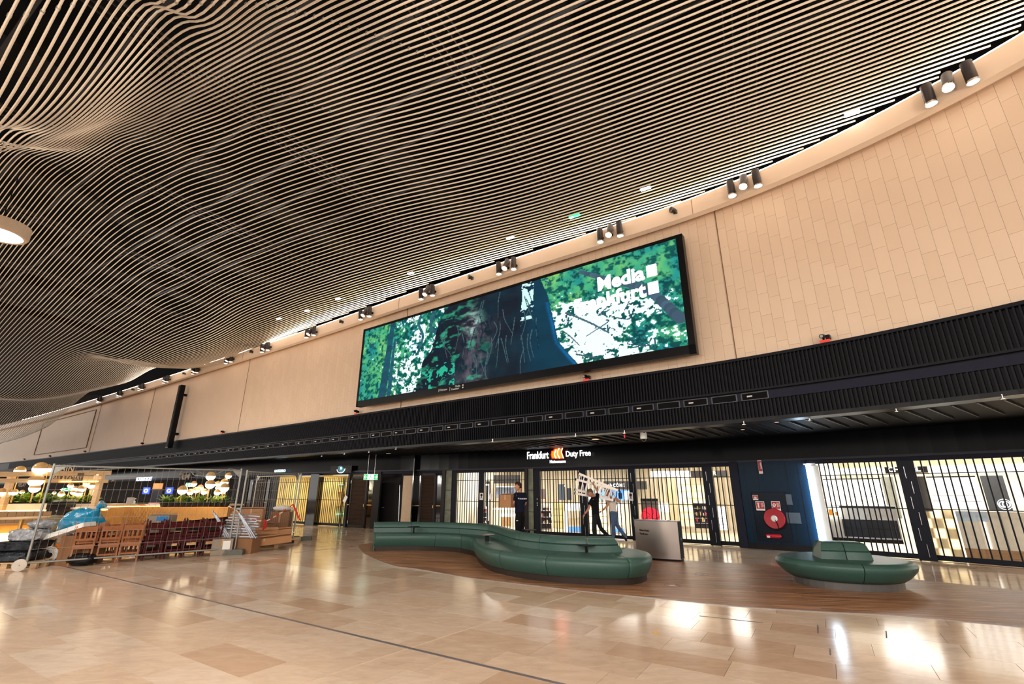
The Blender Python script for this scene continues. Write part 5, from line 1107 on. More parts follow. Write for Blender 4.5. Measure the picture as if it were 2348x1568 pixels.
# chord of a concave wall: push forward so that the middle clears the wall
nrm = Vector((ts.y, -ts.x, 0)); nrm = nrm if nrm.dot(sL) < 0 else -nrm
scr = thing('video_wall', 'huge wide video screen showing a mossy forest tree on the cream wall', 'screen', sL, math.atan2(ts.y, ts.x))
MB().box((Ls / 2, .06, (zS0 + zS1) / 2), (Ls, .2, zS1 - zS0)).build('housing', M_BKM, scr)
fm = MB()
fm.box((Ls / 2, -.06, zS0 + .12), (Ls, .06, .24)); fm.box((Ls / 2, -.06, zS1 - .05), (Ls, .06, .1))
for x in (.06, Ls - .09): fm.box((x, -.06, (zS0 + zS1) / 2), (.12 if x < 1 else .18, .06, zS1 - zS0))
fm.build('bezel', M_BKM, scr)
NX, NY = 620, 170
X0, X1, Y0, Y1 = .11, Ls - .18, zS0 + .24, zS1 - .1
def paint():
    ys, xs = np.mgrid[0:NY, 0:NX]; x = xs / NX; y = ys / NY; asp = 4.2      # y from the top
    def noise(fx, fy, seed, octv=4):
        r = np.random.default_rng(seed); out = np.zeros((NY, NX)); amp = 1; tot = 0
        for o in range(octv):
            gx, gy = int(fx * 2 ** o) + 2, int(fy * 2 ** o) + 2; G = r.random((gy + 1, gx + 1))
            u = x * (gx - 1); v = y * (gy - 1); i = u.astype(int); j = v.astype(int); fu_ = u - i; fv = v - j; fu_ = fu_ * fu_ * (3 - 2 * fu_); fv = fv * fv * (3 - 2 * fv)
            out += amp * ((G[j, i] * (1 - fu_) + G[j, i + 1] * fu_) * (1 - fv) + (G[j + 1, i] * (1 - fu_) + G[j + 1, i + 1] * fu_) * fv); tot += amp; amp *= .6
        return out / tot
    C = np.ones((NY, NX, 3)) * np.array([.82, .95, .98])
    leaf = noise(95, 26, 1, 3); big = noise(9, 3, 2, 3); hue = noise(20, 6, 3, 3)
    dens = .5 + .16 * np.cos((x - .09) * 9) * (x < .35) - .10 * ((x > .15) & (x < .28)) + .02
    dens = np.where(x > .66, .1 * (x > .76) * np.clip((.6 - y) * 4, 0, 1) + .44 + .5 * np.clip(.5 - y, 0, 1) + .18 * np.clip((x - .88) * 6, 0, 1) - .16 * np.exp(-((x - .82) ** 2) / .004 - ((y - .65) ** 2) / .12), dens)
    msk = (leaf * .62 + big * .38) < dens + .07
    g = np.stack([.01 + .30 * hue ** 3, .14 + .48 * hue, .13 + .16 * (1 - hue)], -1); dk = np.stack([.0 * hue, .03 + .10 * hue, .05 + .05 * hue], -1)
    lv = np.clip((leaf - .36) * 5, 0, 1)[..., None]
    C = np.where(msk[..., None], dk * (1 - lv) + g * lv, C)
    def limb(pts, w0, w1, col, seed=0):
        pts = np.array(pts, float); P = cr(pts, 12)
        for k in range(len(P) - 1):
            (ax, ay), (bx, by) = P[k], P[k + 1]; f = k / len(P); w_ = (w0 * (1 - f) + w1 * f)
            dx, dy = (bx - ax) * asp, by - ay; L2 = dx * dx + dy * dy + 1e-9
            t = np.clip((((x - ax) * asp) * dx + (y - ay) * dy) / L2, 0, 1); dd = np.hypot((x - ax) * asp - t * dx, (y - ay) - t * dy)
            C[dd < w_] = np.array(col) * (.75 + .5 * np.random.default_rng(seed + k).random())
    for i in range(34):      # thin twigs
        r = np.random.default_rng(50 + i); sx = r.choice([r.uniform(.02, .36), r.uniform(.68, .98)]); sy = r.uniform(.05, .9)
        limb([(sx, sy), (sx + r.uniform(-.02, .02), sy + r.uniform(-.06, .1)), (sx + r.uniform(-.05, .05), sy + r.uniform(-.12, .2))], .007, .004, (.02, .09, .13), i)
    limb([(.135, -.05), (.125, .4), (.108, 1.05)], .035, .075, (.01, .07, .11)); limb([(.15, .25), (.145, .6), (.14, 1.05)], .018, .04, (.015, .09, .13))
    limb([(.262, -.05), (.25, .12), (.27, .3), (.255, .5)], .02, .02, (.02, .12, .16)); limb([(.31, -.02), (.30, .2), (.33, .32)], .03, .02, (.02, .10, .14))
    limb([(.78, .05), (.86, .25), (.93, .42), (.99, .75)], .02, .05, (.05, .10, .15)); limb([(.74, .45), (.8, .62), (.84, .75)], .01, .008, (.05, .12, .16)); limb([(.76, .9), (.81, .97)], .008, .006, (.05, .1, .12))
    # the great trunk
    n1 = noise(14, 5, 11, 4); n2 = noise(60, 10, 12, 3); n3 = noise(30, 16, 13, 4)
    le = np.interp(y, [0, .15, .3, .5, .7, 1], [.345, .335, .33, .315, .275, .262]) + (n1 - .5) * .05
    re = np.interp(y, [0, .2, .5, .75, 1], [.672, .688, .705, .718, .762]) + (n1 - .5) * .008
    t = (x > le) & (x < re)
    base = np.stack([.002 + .006 * n2, .008 + .03 * n1 ** 2, .018 + .04 * n1 ** 2], -1)
    right = np.clip((x - .60) * 20, 0, 1)[..., None]; base = base * (1 - right) + right * np.array([.002, .035, .065]) * (.7 + .6 * n1[..., None])
    bark = np.exp(-((x - .50 + .05 * y) ** 2) / .0016) * (y > .25); base += (bark * np.clip(n2 - .35, 0, 1) * 1.0)[..., None] * np.array([.26, .2, .24])
    cav = np.exp(-((x - .455) ** 2) / .0006 - ((y - .3) ** 2) / .02); base += (cav * np.clip(n3 - .4, 0, 1) * 3)[..., None] * np.array([.4, .5, .5])
    moss = np.clip((n3 - .52) * 6, 0, 1) * np.clip(1.25 - abs(x - .38) * 9 + .5 * (y - .4), 0, 1); base += moss[..., None] * np.array([.02, .30, .16])
    gap = ((abs(x - .635 + .02 * y) < .016 + .014 * (n1 - .4)) & (y < .42) & (n3 > .42)); base[gap] = (.6, .9, .9)
    C = np.where(t[..., None], base, C)
    for i in range(46):      # lines of roots and light edges
        r = np.random.default_rng(200 + i); sx = r.uniform(.33, .66); sy = r.uniform(0, .8)
        col = (.05, .10, .12) if i % 3 else (.0, .02, .04)
        limb([(sx, sy), (sx + r.uniform(-.01, .01), sy + .12), (sx + r.uniform(-.03, .03), sy + .3)], .006, .003, col, i)
    fern = (noise(70, 18, 31, 3) > .56) & (x > le - .02) & (x < .40) & (y > .35 + (x - .3) * 1.5); C[fern & (n1 > .42)] = (.02, .42, .26)
    C += (np.exp(-((x - re + .006) / .005) ** 2) * (y > .28) * (x < re) * n3)[..., None] * np.array([.0, .12, .36])
    return np.clip(C, 0, 1)[::-1]
img = paint()
gx = np.linspace(X0, X1, NX + 1); gz = np.linspace(Y0, Y1, NY + 1)
vv = np.zeros(((NX + 1) * (NY + 1), 3)); GX, GZ = np.meshgrid(gx, gz); vv[:, 0] = GX.ravel(); vv[:, 2] = GZ.ravel(); vv[:, 1] = -.075
ii = (np.arange(NY)[:, None] * (NX + 1) + np.arange(NX)[None]).ravel(); ff = np.c_[ii, ii + 1, ii + NX + 2, ii + NX + 1]
me = bpy.data.meshes.new('picture'); me.vertices.add(len(vv)); me.vertices.foreach_set('co', vv.ravel()); me.loops.add(ff.size); me.loops.foreach_set('vertex_index', ff.ravel()); me.polygons.add(len(ff)); me.polygons.foreach_set('loop_start', np.arange(0, ff.size, 4)); me.update(calc_edges=True)
ca = me.color_attributes.new('Col', 'FLOAT_COLOR', 'CORNER'); cc_ = np.ones((len(ff), 4, 4), dtype=np.float32); cc_[:, :, :3] = img.reshape(-1, 1, 3); ca.data.foreach_set('color', cc_.ravel())
ms = bpy.data.materials.new('led_picture'); ms.use_nodes = True; nt = ms.node_tree; b = nt.nodes['Principled BSDF']; at_ = nt.nodes.new('ShaderNodeAttribute'); at_.attribute_name = 'Col'
nt.links.new(at_.outputs['Color'], b.inputs['Emission Color']); b.inputs['Emission Strength'].default_value = 1.15; b.inputs['Base Color'].default_value = (.01, .01, .01, 1); b.inputs['Roughness'].default_value = 1.0; b.inputs['Specular IOR Level'].default_value = 0.0
me.materials.append(ms); o = bpy.data.objects.new('picture', me); COL.objects.link(o); o.parent = scr
M_SCW = mat('screen_white', (255, 255, 255), .5, emit=(255, 255, 255), estr=1.6)
Hs = Y1 - Y0
for k, (tx, w_, rx) in enumerate((('Media', .105, .845), ('Frankfurt', .15, .80))):
    z = Y1 - Hs * (.31 + .17 * k); xr = X0 + (X1 - X0) * .935; ob = text(tx, .62, M_SCW, Matrix.Identity(4), name='screen_lettering', parent=scr, depth=.004, bold=.022)
    xm = max(v.co.x for v in ob.data.vertices); ob.data.transform(Matrix.Translation((xr - .08 - xm, -.085, z)) @ Matrix.Rotation(PI / 2, 4, 'X'))
    MB().box((xr + .13, -.085, z + .2), (.3, .012, .36)).build('logo_square', M_SCW, scr)
for tx, x, z, s in (('JCDecaux', .345, .09, .11), ('|', .385, .07, .16), ('Media', .405, .14, .1), ('Frankfurt', .392, .05, .1)):
    text(tx, s, M_WHT, Matrix.Translation((X0 + (X1 - X0) * x, -.094, zS0 + z)) @ Matrix.Rotation(PI / 2, 4, 'X'), name='bezel_lettering', parent=scr, depth=.002)
for z in (.14, .06): MB().box((X0 + (X1 - X0) * .432, -.094, zS0 + z + .03), (.05, .005, .05)).build('logo_square', M_WHT, scr)
scr.location = sL + nrm * .32

# ================================================================ FITTINGS ON THE WALL
M_SPOT = mat('graphite_spot', (62, 58, 58), .35, .5); M_LENS = mat('spot_lens', (255, 240, 220), .4, emit=(255, 238, 214), estr=9)
def nth(i): return ['nearest', 'second', 'third', 'fourth', 'fifth', 'sixth', 'seventh', 'eighth', 'ninth', 'tenth', 'eleventh', 'twelfth', 'thirteenth', 'fourteenth'][i]
spot0 = None
for i, a in enumerate([7.48, 11.72, 15.71, 19.71, 23.71, 27.71, 32.2, 36.7, 41.0, 45.7, 50.5, 55.2, 59.9, 64.7]):
    for k, da in enumerate((.33, 0, -.33)):
        p = WALL.p(a + da, -.60); n = WALL.n(a + da); z = 9.42 - (0.02 if k != 1 else -.04)
        if spot0 is None:
            g = thing('spotlight', 'x', 'spotlight', (p[0], p[1], z), math.atan2(n[1], n[0]), 'spotlights in threes along the cornice')
            MB().cyl((0, 0, -.2), (0, 0, .22), .095, 20).build('barrel', M_SPOT, g, smooth=True)
            MB().lathe([(.094, -.2), (.1, -.2), (.1, -.24), (.096, -.24)], n=20).build('rim', M_CHR, g)
            MB().cyl((0, 0, -.232), (0, 0, -.2), .09, 18).build('lens', M_LENS, g)
            MB().cyl((.05, 0, -.03), (.18, 0, -.03), .025, 10).build('arm', M_SPOT, g); MB().lathe([(.001, 0), (.05, 0), (.05, .05), (.001, .05)], (.13, 0, -.03), 14, Matrix.Rotation(PI / 2, 3, 'Y')).build('knuckle', M_BKM, g, smooth=True)
            spot0 = g
        else: g = copy_tree(spot0)
        g.location = (p[0], p[1], z); g.rotation_euler = (random.uniform(-.02, .02), (.0, .45, .05)[k] if k == 1 else random.uniform(-.12, .05), math.atan2(n[1], n[0]))
        g['label'] = '%s spotlight in the %s group of three on the cornice, counted from the right' % (('left', 'middle', 'right')[k], nth(i))
    if i < 14:
        p = WALL.p(a, -.75); n = WALL.n(a)
        l = bpy.data.lights.new('spot_beam', 'SPOT'); l.energy = 300; l.spot_size = math.radians(64); l.spot_blend = .6; l.color = (1, .93, .84); l.shadow_soft_size = .06
        o = bpy.data.objects.new('spot_beam', l); COL.objects.link(o); o.location = (p[0], p[1], 9.1); o.rotation_euler = (Vector((-n[0] * .75, -n[1] * .75, -1))).to_track_quat('-Z', 'Y').to_euler()
sp0 = None
for i, a in enumerate([13.72, 21.46, 29.71, 38.46, 47.71, 57.21]):
    p = WALL.p(a, -.5); n = WALL.n(a)
    if sp0 is None:
        g = thing('horn_speaker', 'x', 'speaker', (p[0], p[1], 9.47), 0, 'small round speakers on the cornice')
        MB().lathe([(.001, -.08), (.06, -.08), (.085, .02), (.085, .06), (.06, .06), (.001, .03)], (-.03, 0, 0), 20, Matrix.Rotation(-PI / 2, 3, 'Y')).build('bell', M_SPOT, g, smooth=True); MB().box((.08, 0, -.04), (.1, .08, .12)).build('bracket', M_SPOT, g)
        sp0 = g
    else: g = copy_tree(sp0)
    g.location = (p[0], p[1], 9.47); g.rotation_euler = (0, 0, math.atan2(n[1], n[0]) - .5)
    g['label'] = '%s small round grey speaker on the cornice between spotlight groups, counted from the right' % nth(i)
cm0 = None
for i, a in enumerate([10.72, 16.96, 28.21, 40.96, 53.46, 66.46, 77.0, 86.0]):
    p = WALL.p(a, -.2); n = WALL.n(a)
    if cm0 is None:
        g = thing('security_camera', 'x', 'camera', (p[0], p[1], ZB), 0, 'small black cameras on the bulkhead ledge')
        MB().cyl((-.1, .03, .1), (.06, .03, .13), .05, 14).build('barrel', M_BKM, g, smooth=True); MB().cyl((-.112, .03, .098), (-.1, .03, .1), .035, 12).build('lens', mat('lens_glass', (180, 190, 190), .05, .3), g)
        MB().box((.02, -.07, .08), (.12, .08, .09)).build('junction_box', M_BKM, g); MB().cyl((.04, .03, 0), (.04, .03, .1), .02, 8).build('foot', M_BKM, g)
        MB().box((-.02, 0, .0), (.02, .2, .05)).build('red_label', mat('red_label', (235, 50, 45), .5, emit=(235, 40, 35), estr=.5), g)
        cm0 = g
    else: g = copy_tree(cm0)
    g.location = (p[0], p[1], ZB + .03); g.rotation_euler = (0, 0, math.atan2(n[1], n[0])); g['label'] = '%s small black camera with red label under the cream wall, from the right' % nth(i)
p = WALL.p(47.71, -.45); n = WALL.n(47.71)
g = thing('column_speaker', 'tall black column speaker fixed to the far part of the cream wall', 'speaker', (p[0], p[1], 4.35), math.atan2(n[1], n[0]))
MB().box((0, 0, 2.15), (.28, .42, 4.25)).build('cabinet', M_BKM, g); MB().box((-.15, 0, 2.15), (.02, .3, 4.1)).build('grille', mat('speaker_grille', (30, 30, 32), .6), g)
for z in (.95, 3.6): MB().box((.22, -.2, z), (.2, .1, .16)).build('bracket', M_BKM, g)
# the round pendant luminaires
for i, (x, y, z) in enumerate(DISCS[:1]):
    g = thing('disc_light', ('big round disc light hanging at the left edge under the slats' if i == 0 else 'added fill disc light out of view behind the camera'), 'light', (x, y, z), group=None if i == 0 else 'added fill disc lights behind the camera')
    MB().cyl((0, 0, -.06), (0, 0, -.04), .9, 48).build('diffuser', mat('disc_diffuser', (255, 250, 244), .5, emit=(255, 250, 242), estr=2.5), g)
    MB().lathe([(.9, -.07), (1.02, -.07), (1.08, 0), (1.08, .3), (1.0, .32), (.001, .32)], n=48, caps=False).build('housing', mat('disc_housing', (196, 170, 144), .4), g, smooth=True)
    MB().cyl((0, 0, .3), (0, 0, 2.2), .02, 8).build('rod', M_BKM, g); g.scale = (.52, .52, .8)
# ================================================================ CAFE AT THE LEFT
M_OCH = mat('ochre_slats', (176, 128, 66), .5, var=.12); M_TIM = mat('pale_timber', (206, 172, 130), .5, var=.12, scale=5, aniso=(1, 1, 6))
M_GLOW = mat('warm_led', (255, 225, 150), .5, emit=(255, 205, 110), estr=7); M_TOP = mat('pale_counter_top', (226, 212, 190), .3)
CP = cr([(-12.3, 21.5), (-13.6, 21.9), (-15.2, 21.9), (-16.8, 21.5), (-16.9, 20.2), (-16.0, 18.9), (-14.6, 17.9)], 8)
tc_ = np.gradient(CP, axis=0); tc_ /= np.hypot(*tc_.T)[:, None]; nc_ = np.c_[tc_[:, 1], -tc_[:, 0]]; nc_ = -nc_ if (nc_[0] @ CP[0]) < 0 else nc_
bar = thing('bar_counter', 'long curved bar counter with ochre ribbed front and glowing top edge', 'counter', (CP[10][0], CP[10][1], 0)); bo = np.array([CP[10][0], CP[10][1]])
def cloft(fn): return loft([[(*(CP[i] + nc_[i] * o - bo), z) for o, z in fn(i / (len(CP) - 1))] for i in range(len(CP))])
cloft(lambda f: [(0, .62 - .5 * min(1, f * 1.6)), (0, 1.0), (.6, 1.0), (.6, .62 - .5 * min(1, f * 1.6))]).build('front', M_OCH, bar)
cloft(lambda f: [(-.02, 1.02), (-.02, 1.05), (.05, 1.05), (.05, 1.02)]).build('light_line', M_GLOW, bar)
cloft(lambda f: [(-.08, 1.06), (-.08, 1.12), (.8, 1.12), (.8, 1.06)]).build('counter_top', M_TOP, bar)
cloft(lambda f: [(.35, 0), (.35, 1.0), (.6, 1.0), (.6, 0)]).build('carcass', M_BLKP, bar)
m = MB(); CPf = np.array([[np.interp(k, range(len(CP)), CP[:, j]) for j in (0, 1)] for k in np.linspace(0, len(CP) - 1, 230)]); 
for k, q in enumerate(CPf):
    f = k / 229; i = min(int(f * (len(CP) - 1)), len(CP) - 1); n = nc_[i]; z0 = .62 - .5 * min(1, f * 1.6); q = q - bo - n * .015; m.bar((*q, z0), (*q, 1.0), .022, .03, up=(-n[1], n[0], 0))
o = m.build('rib', mat('ochre_rib', (196, 146, 78), .5), bar); o['kind'] = 'stuff'
# globe lamps on stalks
M_BRASS = mat('brass', (205, 165, 95), .28, .85); M_GLOBE = mat('globe_glow', (255, 250, 235), .4, emit=(255, 240, 205), estr=5.5); M_AMB = mat('amber_glass', (196, 156, 100), .15, .0, var=.03)
def globe(u, v, r, d, label, vb=1152, grp='globe lamps of the cafe'):
    c = atd(u, v, d); R_ = r / FPX * (c.y * _c + (c.z - CAMH) * _s); zb = atd(u, vb, d).z
    g = thing('globe_lamp', label, 'lamp', (c.x, c.y, zb), group=grp); h = c.z - zb
    MB().cyl((0, 0, 0), (0, 0, h - R_ * .95), .016, 8).build('stem', M_BRASS, g)
    MB().ball((0, 0, h), R_, 18, 7, th1=PI / 2).build('lit_bowl', M_GLOBE, g, smooth=True); MB().ball((0, 0, h), R_, 18, 7, th0=PI / 2).build('glass_cap', M_AMB, g, smooth=True)
    MB().cyl((0, 0, h - R_ * 1.05), (0, 0, h - R_ * .9), .035, 10).build('collar', M_BRASS, g)
Q = lambda x, y, r: (400 + x / 6.894, 1050 + y / 6.894, r / 6.894)
rl = [(128, 505, 70, 24, 'large globe lamp at the left end of the lamp cluster on the right counter'), (250, 535, 48, 25, 'small low globe lamp, second from the left on the right counter'), (350, 505, 48, 25, 'small globe lamp just left of the pair of tall ones on the right counter'), (410, 465, 45, 26, 'small globe lamp behind and above its neighbour on the right counter'), (310, 405, 42, 27, 'small dim globe lamp partly behind the green exit sign'), (470, 530, 47, 25, 'small low globe lamp under the tall pair'), (567, 415, 70, 24, 'large globe lamp, lower of the tall pair'), (575, 285, 68, 24.4, 'large globe lamp, upper of the tall pair'), (690, 405, 44, 26, 'small globe lamp left in the crowded right cluster'), (790, 385, 58, 25, 'upper large globe lamp of the crowded right cluster'), (790, 468, 68, 24, 'lower large globe lamp of the crowded right cluster'), (855, 278, 48, 25, 'small highest globe lamp at the right end of the right counter'), (680, 540, 48, 24.6, 'lowest globe lamp of the crowded right cluster'), (690, 465, 40, 26.5, 'small globe lamp hidden between the crowded ones'), (768, 525, 46, 25.2, 'small globe lamp in front of the lower large one')]
for x, y, r, d, lb in rl: globe(*Q(x, y, r), d, lb)
Q2 = lambda x, y, r: (x / 5.592, 1040 + y / 5.592, r / 5.592)
ll = [(257, 215, 58, 'tall globe lamp left of the big pair above the banquette'), (520, 190, 80, 'biggest and highest globe lamp above the banquette'), (628, 190, 44, 'small globe lamp touching the biggest one on its right'), (465, 342, 80, 'big globe lamp directly under the biggest one'), (445, 440, 58, 'medium globe lamp lowest of the stacked three'), (140, 495, 36, 'small globe lamp low in the plants, left one of a pair'), (185, 493, 40, 'small globe lamp low in the plants, right one of a pair'), (20, 495, 52, 'globe lamp cut by the left edge of the picture'), (285, 490, 26, 'tiny distant globe lamp behind the banquette'), (905, 408, 32, 'small upper left globe lamp inside the timber frame'), (965, 442, 30, 'small globe lamp under the upper left one inside the timber frame'), (1042, 450, 46, 'amber topped globe lamp in the middle of the timber frame'), (785, 515, 36, 'globe lamp low at the left inside the timber frame'), (940, 495, 30, 'small globe lamp low in the middle of the timber frame'), (1010, 505, 42, 'bright low globe lamp in the middle of the timber frame'), (1122, 380, 44, 'bright high globe lamp inside the timber frame, left of two'), (1172, 402, 44, 'bright high globe lamp inside the timber frame, right of two'), (1225, 472, 22, 'tiny globe lamp by the right post of the timber frame'), (697, 500, 20, 'tiny globe lamp left of the slanting fence pole')]
for i, (x, y, r, lb) in enumerate(ll): globe(*Q2(x, y, r), 23.2 if i < 8 else 25.5, lb)
for (x, y, z, p_) in ((-13.5, 21.0, 1.9, 60), (-19.5, 17.5, 2.0, 90), (-18.0, 22.5, 2.3, 60)):
    l = bpy.data.lights.new('lamp_cluster_light', 'POINT'); l.energy = p_ * 1.6; l.color = (1, .82, .55); l.shadow_soft_size = .4; o = bpy.data.objects.new('lamp_cluster_light', l); COL.objects.link(o); o.location = (x, y, z)
# potted ferns
M_LEAF = [mat('fern_green', (124, 150, 52), .5, var=.25, scale=12), mat('fern_dark', (70, 102, 46), .5, var=.25, scale=12), mat('fern_lime', (178, 194, 78), .5, var=.2, scale=12)]
M_POT = mat('dark_planter', (52, 46, 42), .5)
fern0 = {}
def fern(u, v, d, s, kind, label, grp='ferns in the cafe planters'):
    c = atd(u, v, d)
    if kind not in fern0:
        g = thing('potted_fern', label, 'plant', c, 0, grp); MB().lathe([(.1, -.12), (.13, 0), (.12, 0.01), (.001, .01)], n=12).build('pot', M_POT, g); r = random.Random(kind)
        for k in range(15):
            az = k * 2.4; el = r.uniform(.35, 1.25); L = r.uniform(.28, .45); m = MB(); row = []
            for f in np.linspace(0, 1, 6):
                p = Vector((math.cos(az) * math.cos(el) * L * f, math.sin(az) * math.cos(el) * L * f, math.sin(el) * L * f - .16 * L * f * f * 2)); w_ = .045 * math.sin(PI * min(1, f * .9 + .08)); s_ = Vector((-math.sin(az), math.cos(az), 0)) * w_
                row.append([p - s_, p + Vector((0, 0, .008)), p + s_])
            m.grid(row).build('frond', M_LEAF[kind], g)
        fern0[kind] = g
    else: g = copy_tree(fern0[kind]); g['label'] = label
    g.location = c; g.scale = (s,) * 3; g.rotation_euler = (0, 0, u * .7)
for i, u in enumerate(range(378, 528, 14)): fern(u, 1153, 24.2, 1.25, (0, 1, 2)[i % 3], '%s fern from the left in the planter on the right counter' % nth(i))
for i, u in enumerate(range(6, 112, 13)): fern(u, 1152, 23.4, 1.25, (2, 0, 1)[i % 3], '%s fern from the left in the planter over the banquette' % nth(i))
for i, u in enumerate(range(124, 218, 13)): fern(u, 1151, 25.6, 1.1, (0, 2, 1)[i % 3], '%s fern from the left inside the timber frame' % nth(i))
# timber frame with the cafe name
tf = thing('timber_frame', 'pale timber pergola frame over the cafe', 'frame', atd(232, 1150, 24)); tfo = tf.location.copy(); tfo.z = 0; tf.location = tfo
def beam(u0, v0, u1, v1, d0, d1, w_, h, nm='beam'): MB().bar(atd(u0, v0, d0) - tfo, atd(u1, v1, d1) - tfo, w_, h).build(nm, M_TIM, tf)
beam(-60, 1088, 252, 1084, 22.5, 24.5, .16, .16); beam(-60, 1101, 245, 1103, 22.5, 24.5, .14, .12); beam(128, 1094, 232, 1096, 26.5, 26.5, .12, .14)
for u, vt, d in ((234, 1086, 24.4), (224, 1090, 26.0), (28, 1090, 23.2)):
    p = atd(u, vt, d); MB().bar((p.x - tfo.x, p.y - tfo.y, .0), (p.x - tfo.x, p.y - tfo.y, p.z), .16, .16, up=(1, 0, 0)).build('post', M_TIM, tf)
MB().bar(atd(0, 1089.5, 22.8) - tfo, atd(225, 1088.5, 24.2) - tfo, .04, .03).build('light_line', M_GLOW, tf)
MB().bar(atd(140, 1104.5, 23.5) - tfo, atd(225, 1103.5, 24.2) - tfo, .04, .03).build('light_line', M_GLOW, tf)
MB().bar(atd(105, 1096, 23.45) - tfo, atd(190, 1096, 23.9) - tfo, .03, .36).build('name_board', mat('bronze_board', (96, 78, 58), .5), tf)
sign('ORIGIN', 100, 1064, 168, 1082, M_LETG, 'large cream capital letters standing on the timber frame', d=23.6, bold=.012, depth=.05)
sign('BAR & EATERY', 119, 1091, 188, 1099, M_LETG, 'cream cafe lettering on the board under the big name', d=23.3, bold=.012)
# banquette with glowing edges
bq = thing('banquette', 'long tan cushioned banquette with glowing edges at the left edge', 'bench', atd(50, 1180, 22.5)); bqo = bq.location.copy(); bqo.z = 0; bq.location = bqo
def slab(u0, u1, vt, vb, d, dep, m_, nm, par=bq, o0=bqo, z0=None):
    A, B = atd(u0, vt, d), atd(u1, vt, d); zt = (A.z + B.z) / 2; zb = atd((u0 + u1) / 2, vb, d).z if z0 is None else z0; c = (A + B) / 2; t = Vector((B.x - A.x, B.y - A.y, 0)); n = Vector((-t.y, t.x, 0)).normalized()
    return MB(Matrix.Translation(Vector((c.x, c.y, 0)) - o0 + n * dep / 2) @ Matrix.Rotation(math.atan2(t.y, t.x), 4, 'Z')).box((0, 0, (zt + zb) / 2), (t.length, dep, abs(zt - zb))).build(nm, m_, par)
slab(-60, 108, 1155, 1170, 23.2, .7, M_TOP, 'planter_box'); slab(-60, 106, 1170, 1173, 22.9, .06, M_GLOW, 'light_line'); M_TAN = mat('tan_leather', (160, 122, 78), .55, var=.12, scale=20)
for k in range(8): slab(-40 + k * 20, -40.6 + k * 20 + 19.5, 1173, 1199, 22.6, .25, M_TAN, 'back_cushion')
slab(-60, 112, 1201, 1205, 21.9, .7, M_TAN, 'seat'); slab(-60, 110, 1205, 1222, 22.1, .5, M_OCH, 'front'); slab(-60, 108, 1222, 1227, 21.8, .1, M_GLOW, 'light_line', z0=.03)
slab(118, 240, 1156, 1200, 24.5, .5, M_TOP, 'side_counter')
tb_ = thing('cafe_table', 'small round pale cafe table before the banquette', 'table', atd(52, 1187, 20.6)); z = tb_.location.z; tb_.location.z = 0
MB().cyl((0, 0, z - .02), (0, 0, z + .01), .62, 28).build('table_top', M_TIM, tb_); MB().cyl((0, 0, .02), (0, 0, z), .05, 12).build('post', M_BRASS, tb_); MB().cyl((0, 0, 0), (0, 0, .02), .25, 20).build('base', M_BRASS, tb_)
ch = thing('lounge_chair', 'grey-green round-backed lounge chair near the blue bag', 'chair', atd(135, 1190, 21.5)); ch.location.z = 0; M_GRG = mat('grey_green_fabric', (112, 104, 78), .8)
MB().lathe([(.001, -.05), (.28, -.05), (.34, 0), (.28, .05), (.001, .05)], (0, -.2, .72), 24, Matrix.Rotation(PI / 2 - .1, 3, 'X'), 1, .72).build('backrest', M_GRG, ch, smooth=True); MB().lathe([(.001, .4), (.28, .4), (.3, .45), (.26, .5), (.001, .5)], (0, .1, 0), 20).build('seat', M_GRG, ch, smooth=True)
for a in (-1, 1):
    for b in (-1, 1): MB().cyl((a * .2, .1 + b * .2, .0), (a * .16, .1 + b * .16, .42), .014, 8).build('leg', M_BKM, ch)
M_CDARK = mat('coffee_machine', (50, 46, 44), .3, .4)
g = thing('coffee_machine', 'dark espresso machine beside the timber frame post', 'machine', atd(133, 1172, 24)); MB().box((0, 0, .1), (.8, .4, .45)).build('body', M_CDARK, g); MB().box((0, -.05, .36), (.9, .45, .06)).build('cup_tray', M_CHR, g)
for x in (-.2, .2): MB().cyl((x, -.28, .02), (x, -.18, .02), .03, 8).build('group_head', M_CHR, g)
# things on the bar
def onbar(u, d=24.6): p = atd(u, 1155, d); p.z = 1.122; return p
g = thing('tray_stack', 'stack of pale boards lying on the bar counter', 'boards', onbar(275)); 
for k in range(3): MB().box((0, 0, .015 + k * .028), (1.3 - .2 * k, .4, .024)).build('board', M_TIM, g)
g = thing('paper_bag', 'small grey paper carrier on the bar counter', 'bag', onbar(297)); MB().box((0, 0, .16), (.22, .12, .3), taper=.92).build('body', mat('grey_paper', (150, 145, 140), .7), g); MB().tube([(-.05, 0, .3), (-.04, 0, .38), (.04, 0, .38), (.05, 0, .3)], .008, 5).build('handle', M_BKM, g)
g = thing('spray_bottle', 'clear spray bottle on the bar counter', 'bottle', onbar(306)); MB().lathe([(.05, 0), (.055, .02), (.055, .16), (.02, .2), (.02, .24)], n=14).build('body', mat('pale_plastic', (200, 215, 220), .2), g, smooth=True); MB().box((.01, 0, .26), (.09, .03, .04)).build('trigger', M_WHT, g)
g = thing('cloth', 'crumpled orange cloth on the bar counter', 'cloth', onbar(322)); MB().lathe([(.18, 0), (.17, .03), (.09, .06), (.001, .05)], n=9, sx=1.3, sy=.6).build('cloth', mat('orange_cloth', (225, 120, 30), .8), g, smooth=True)
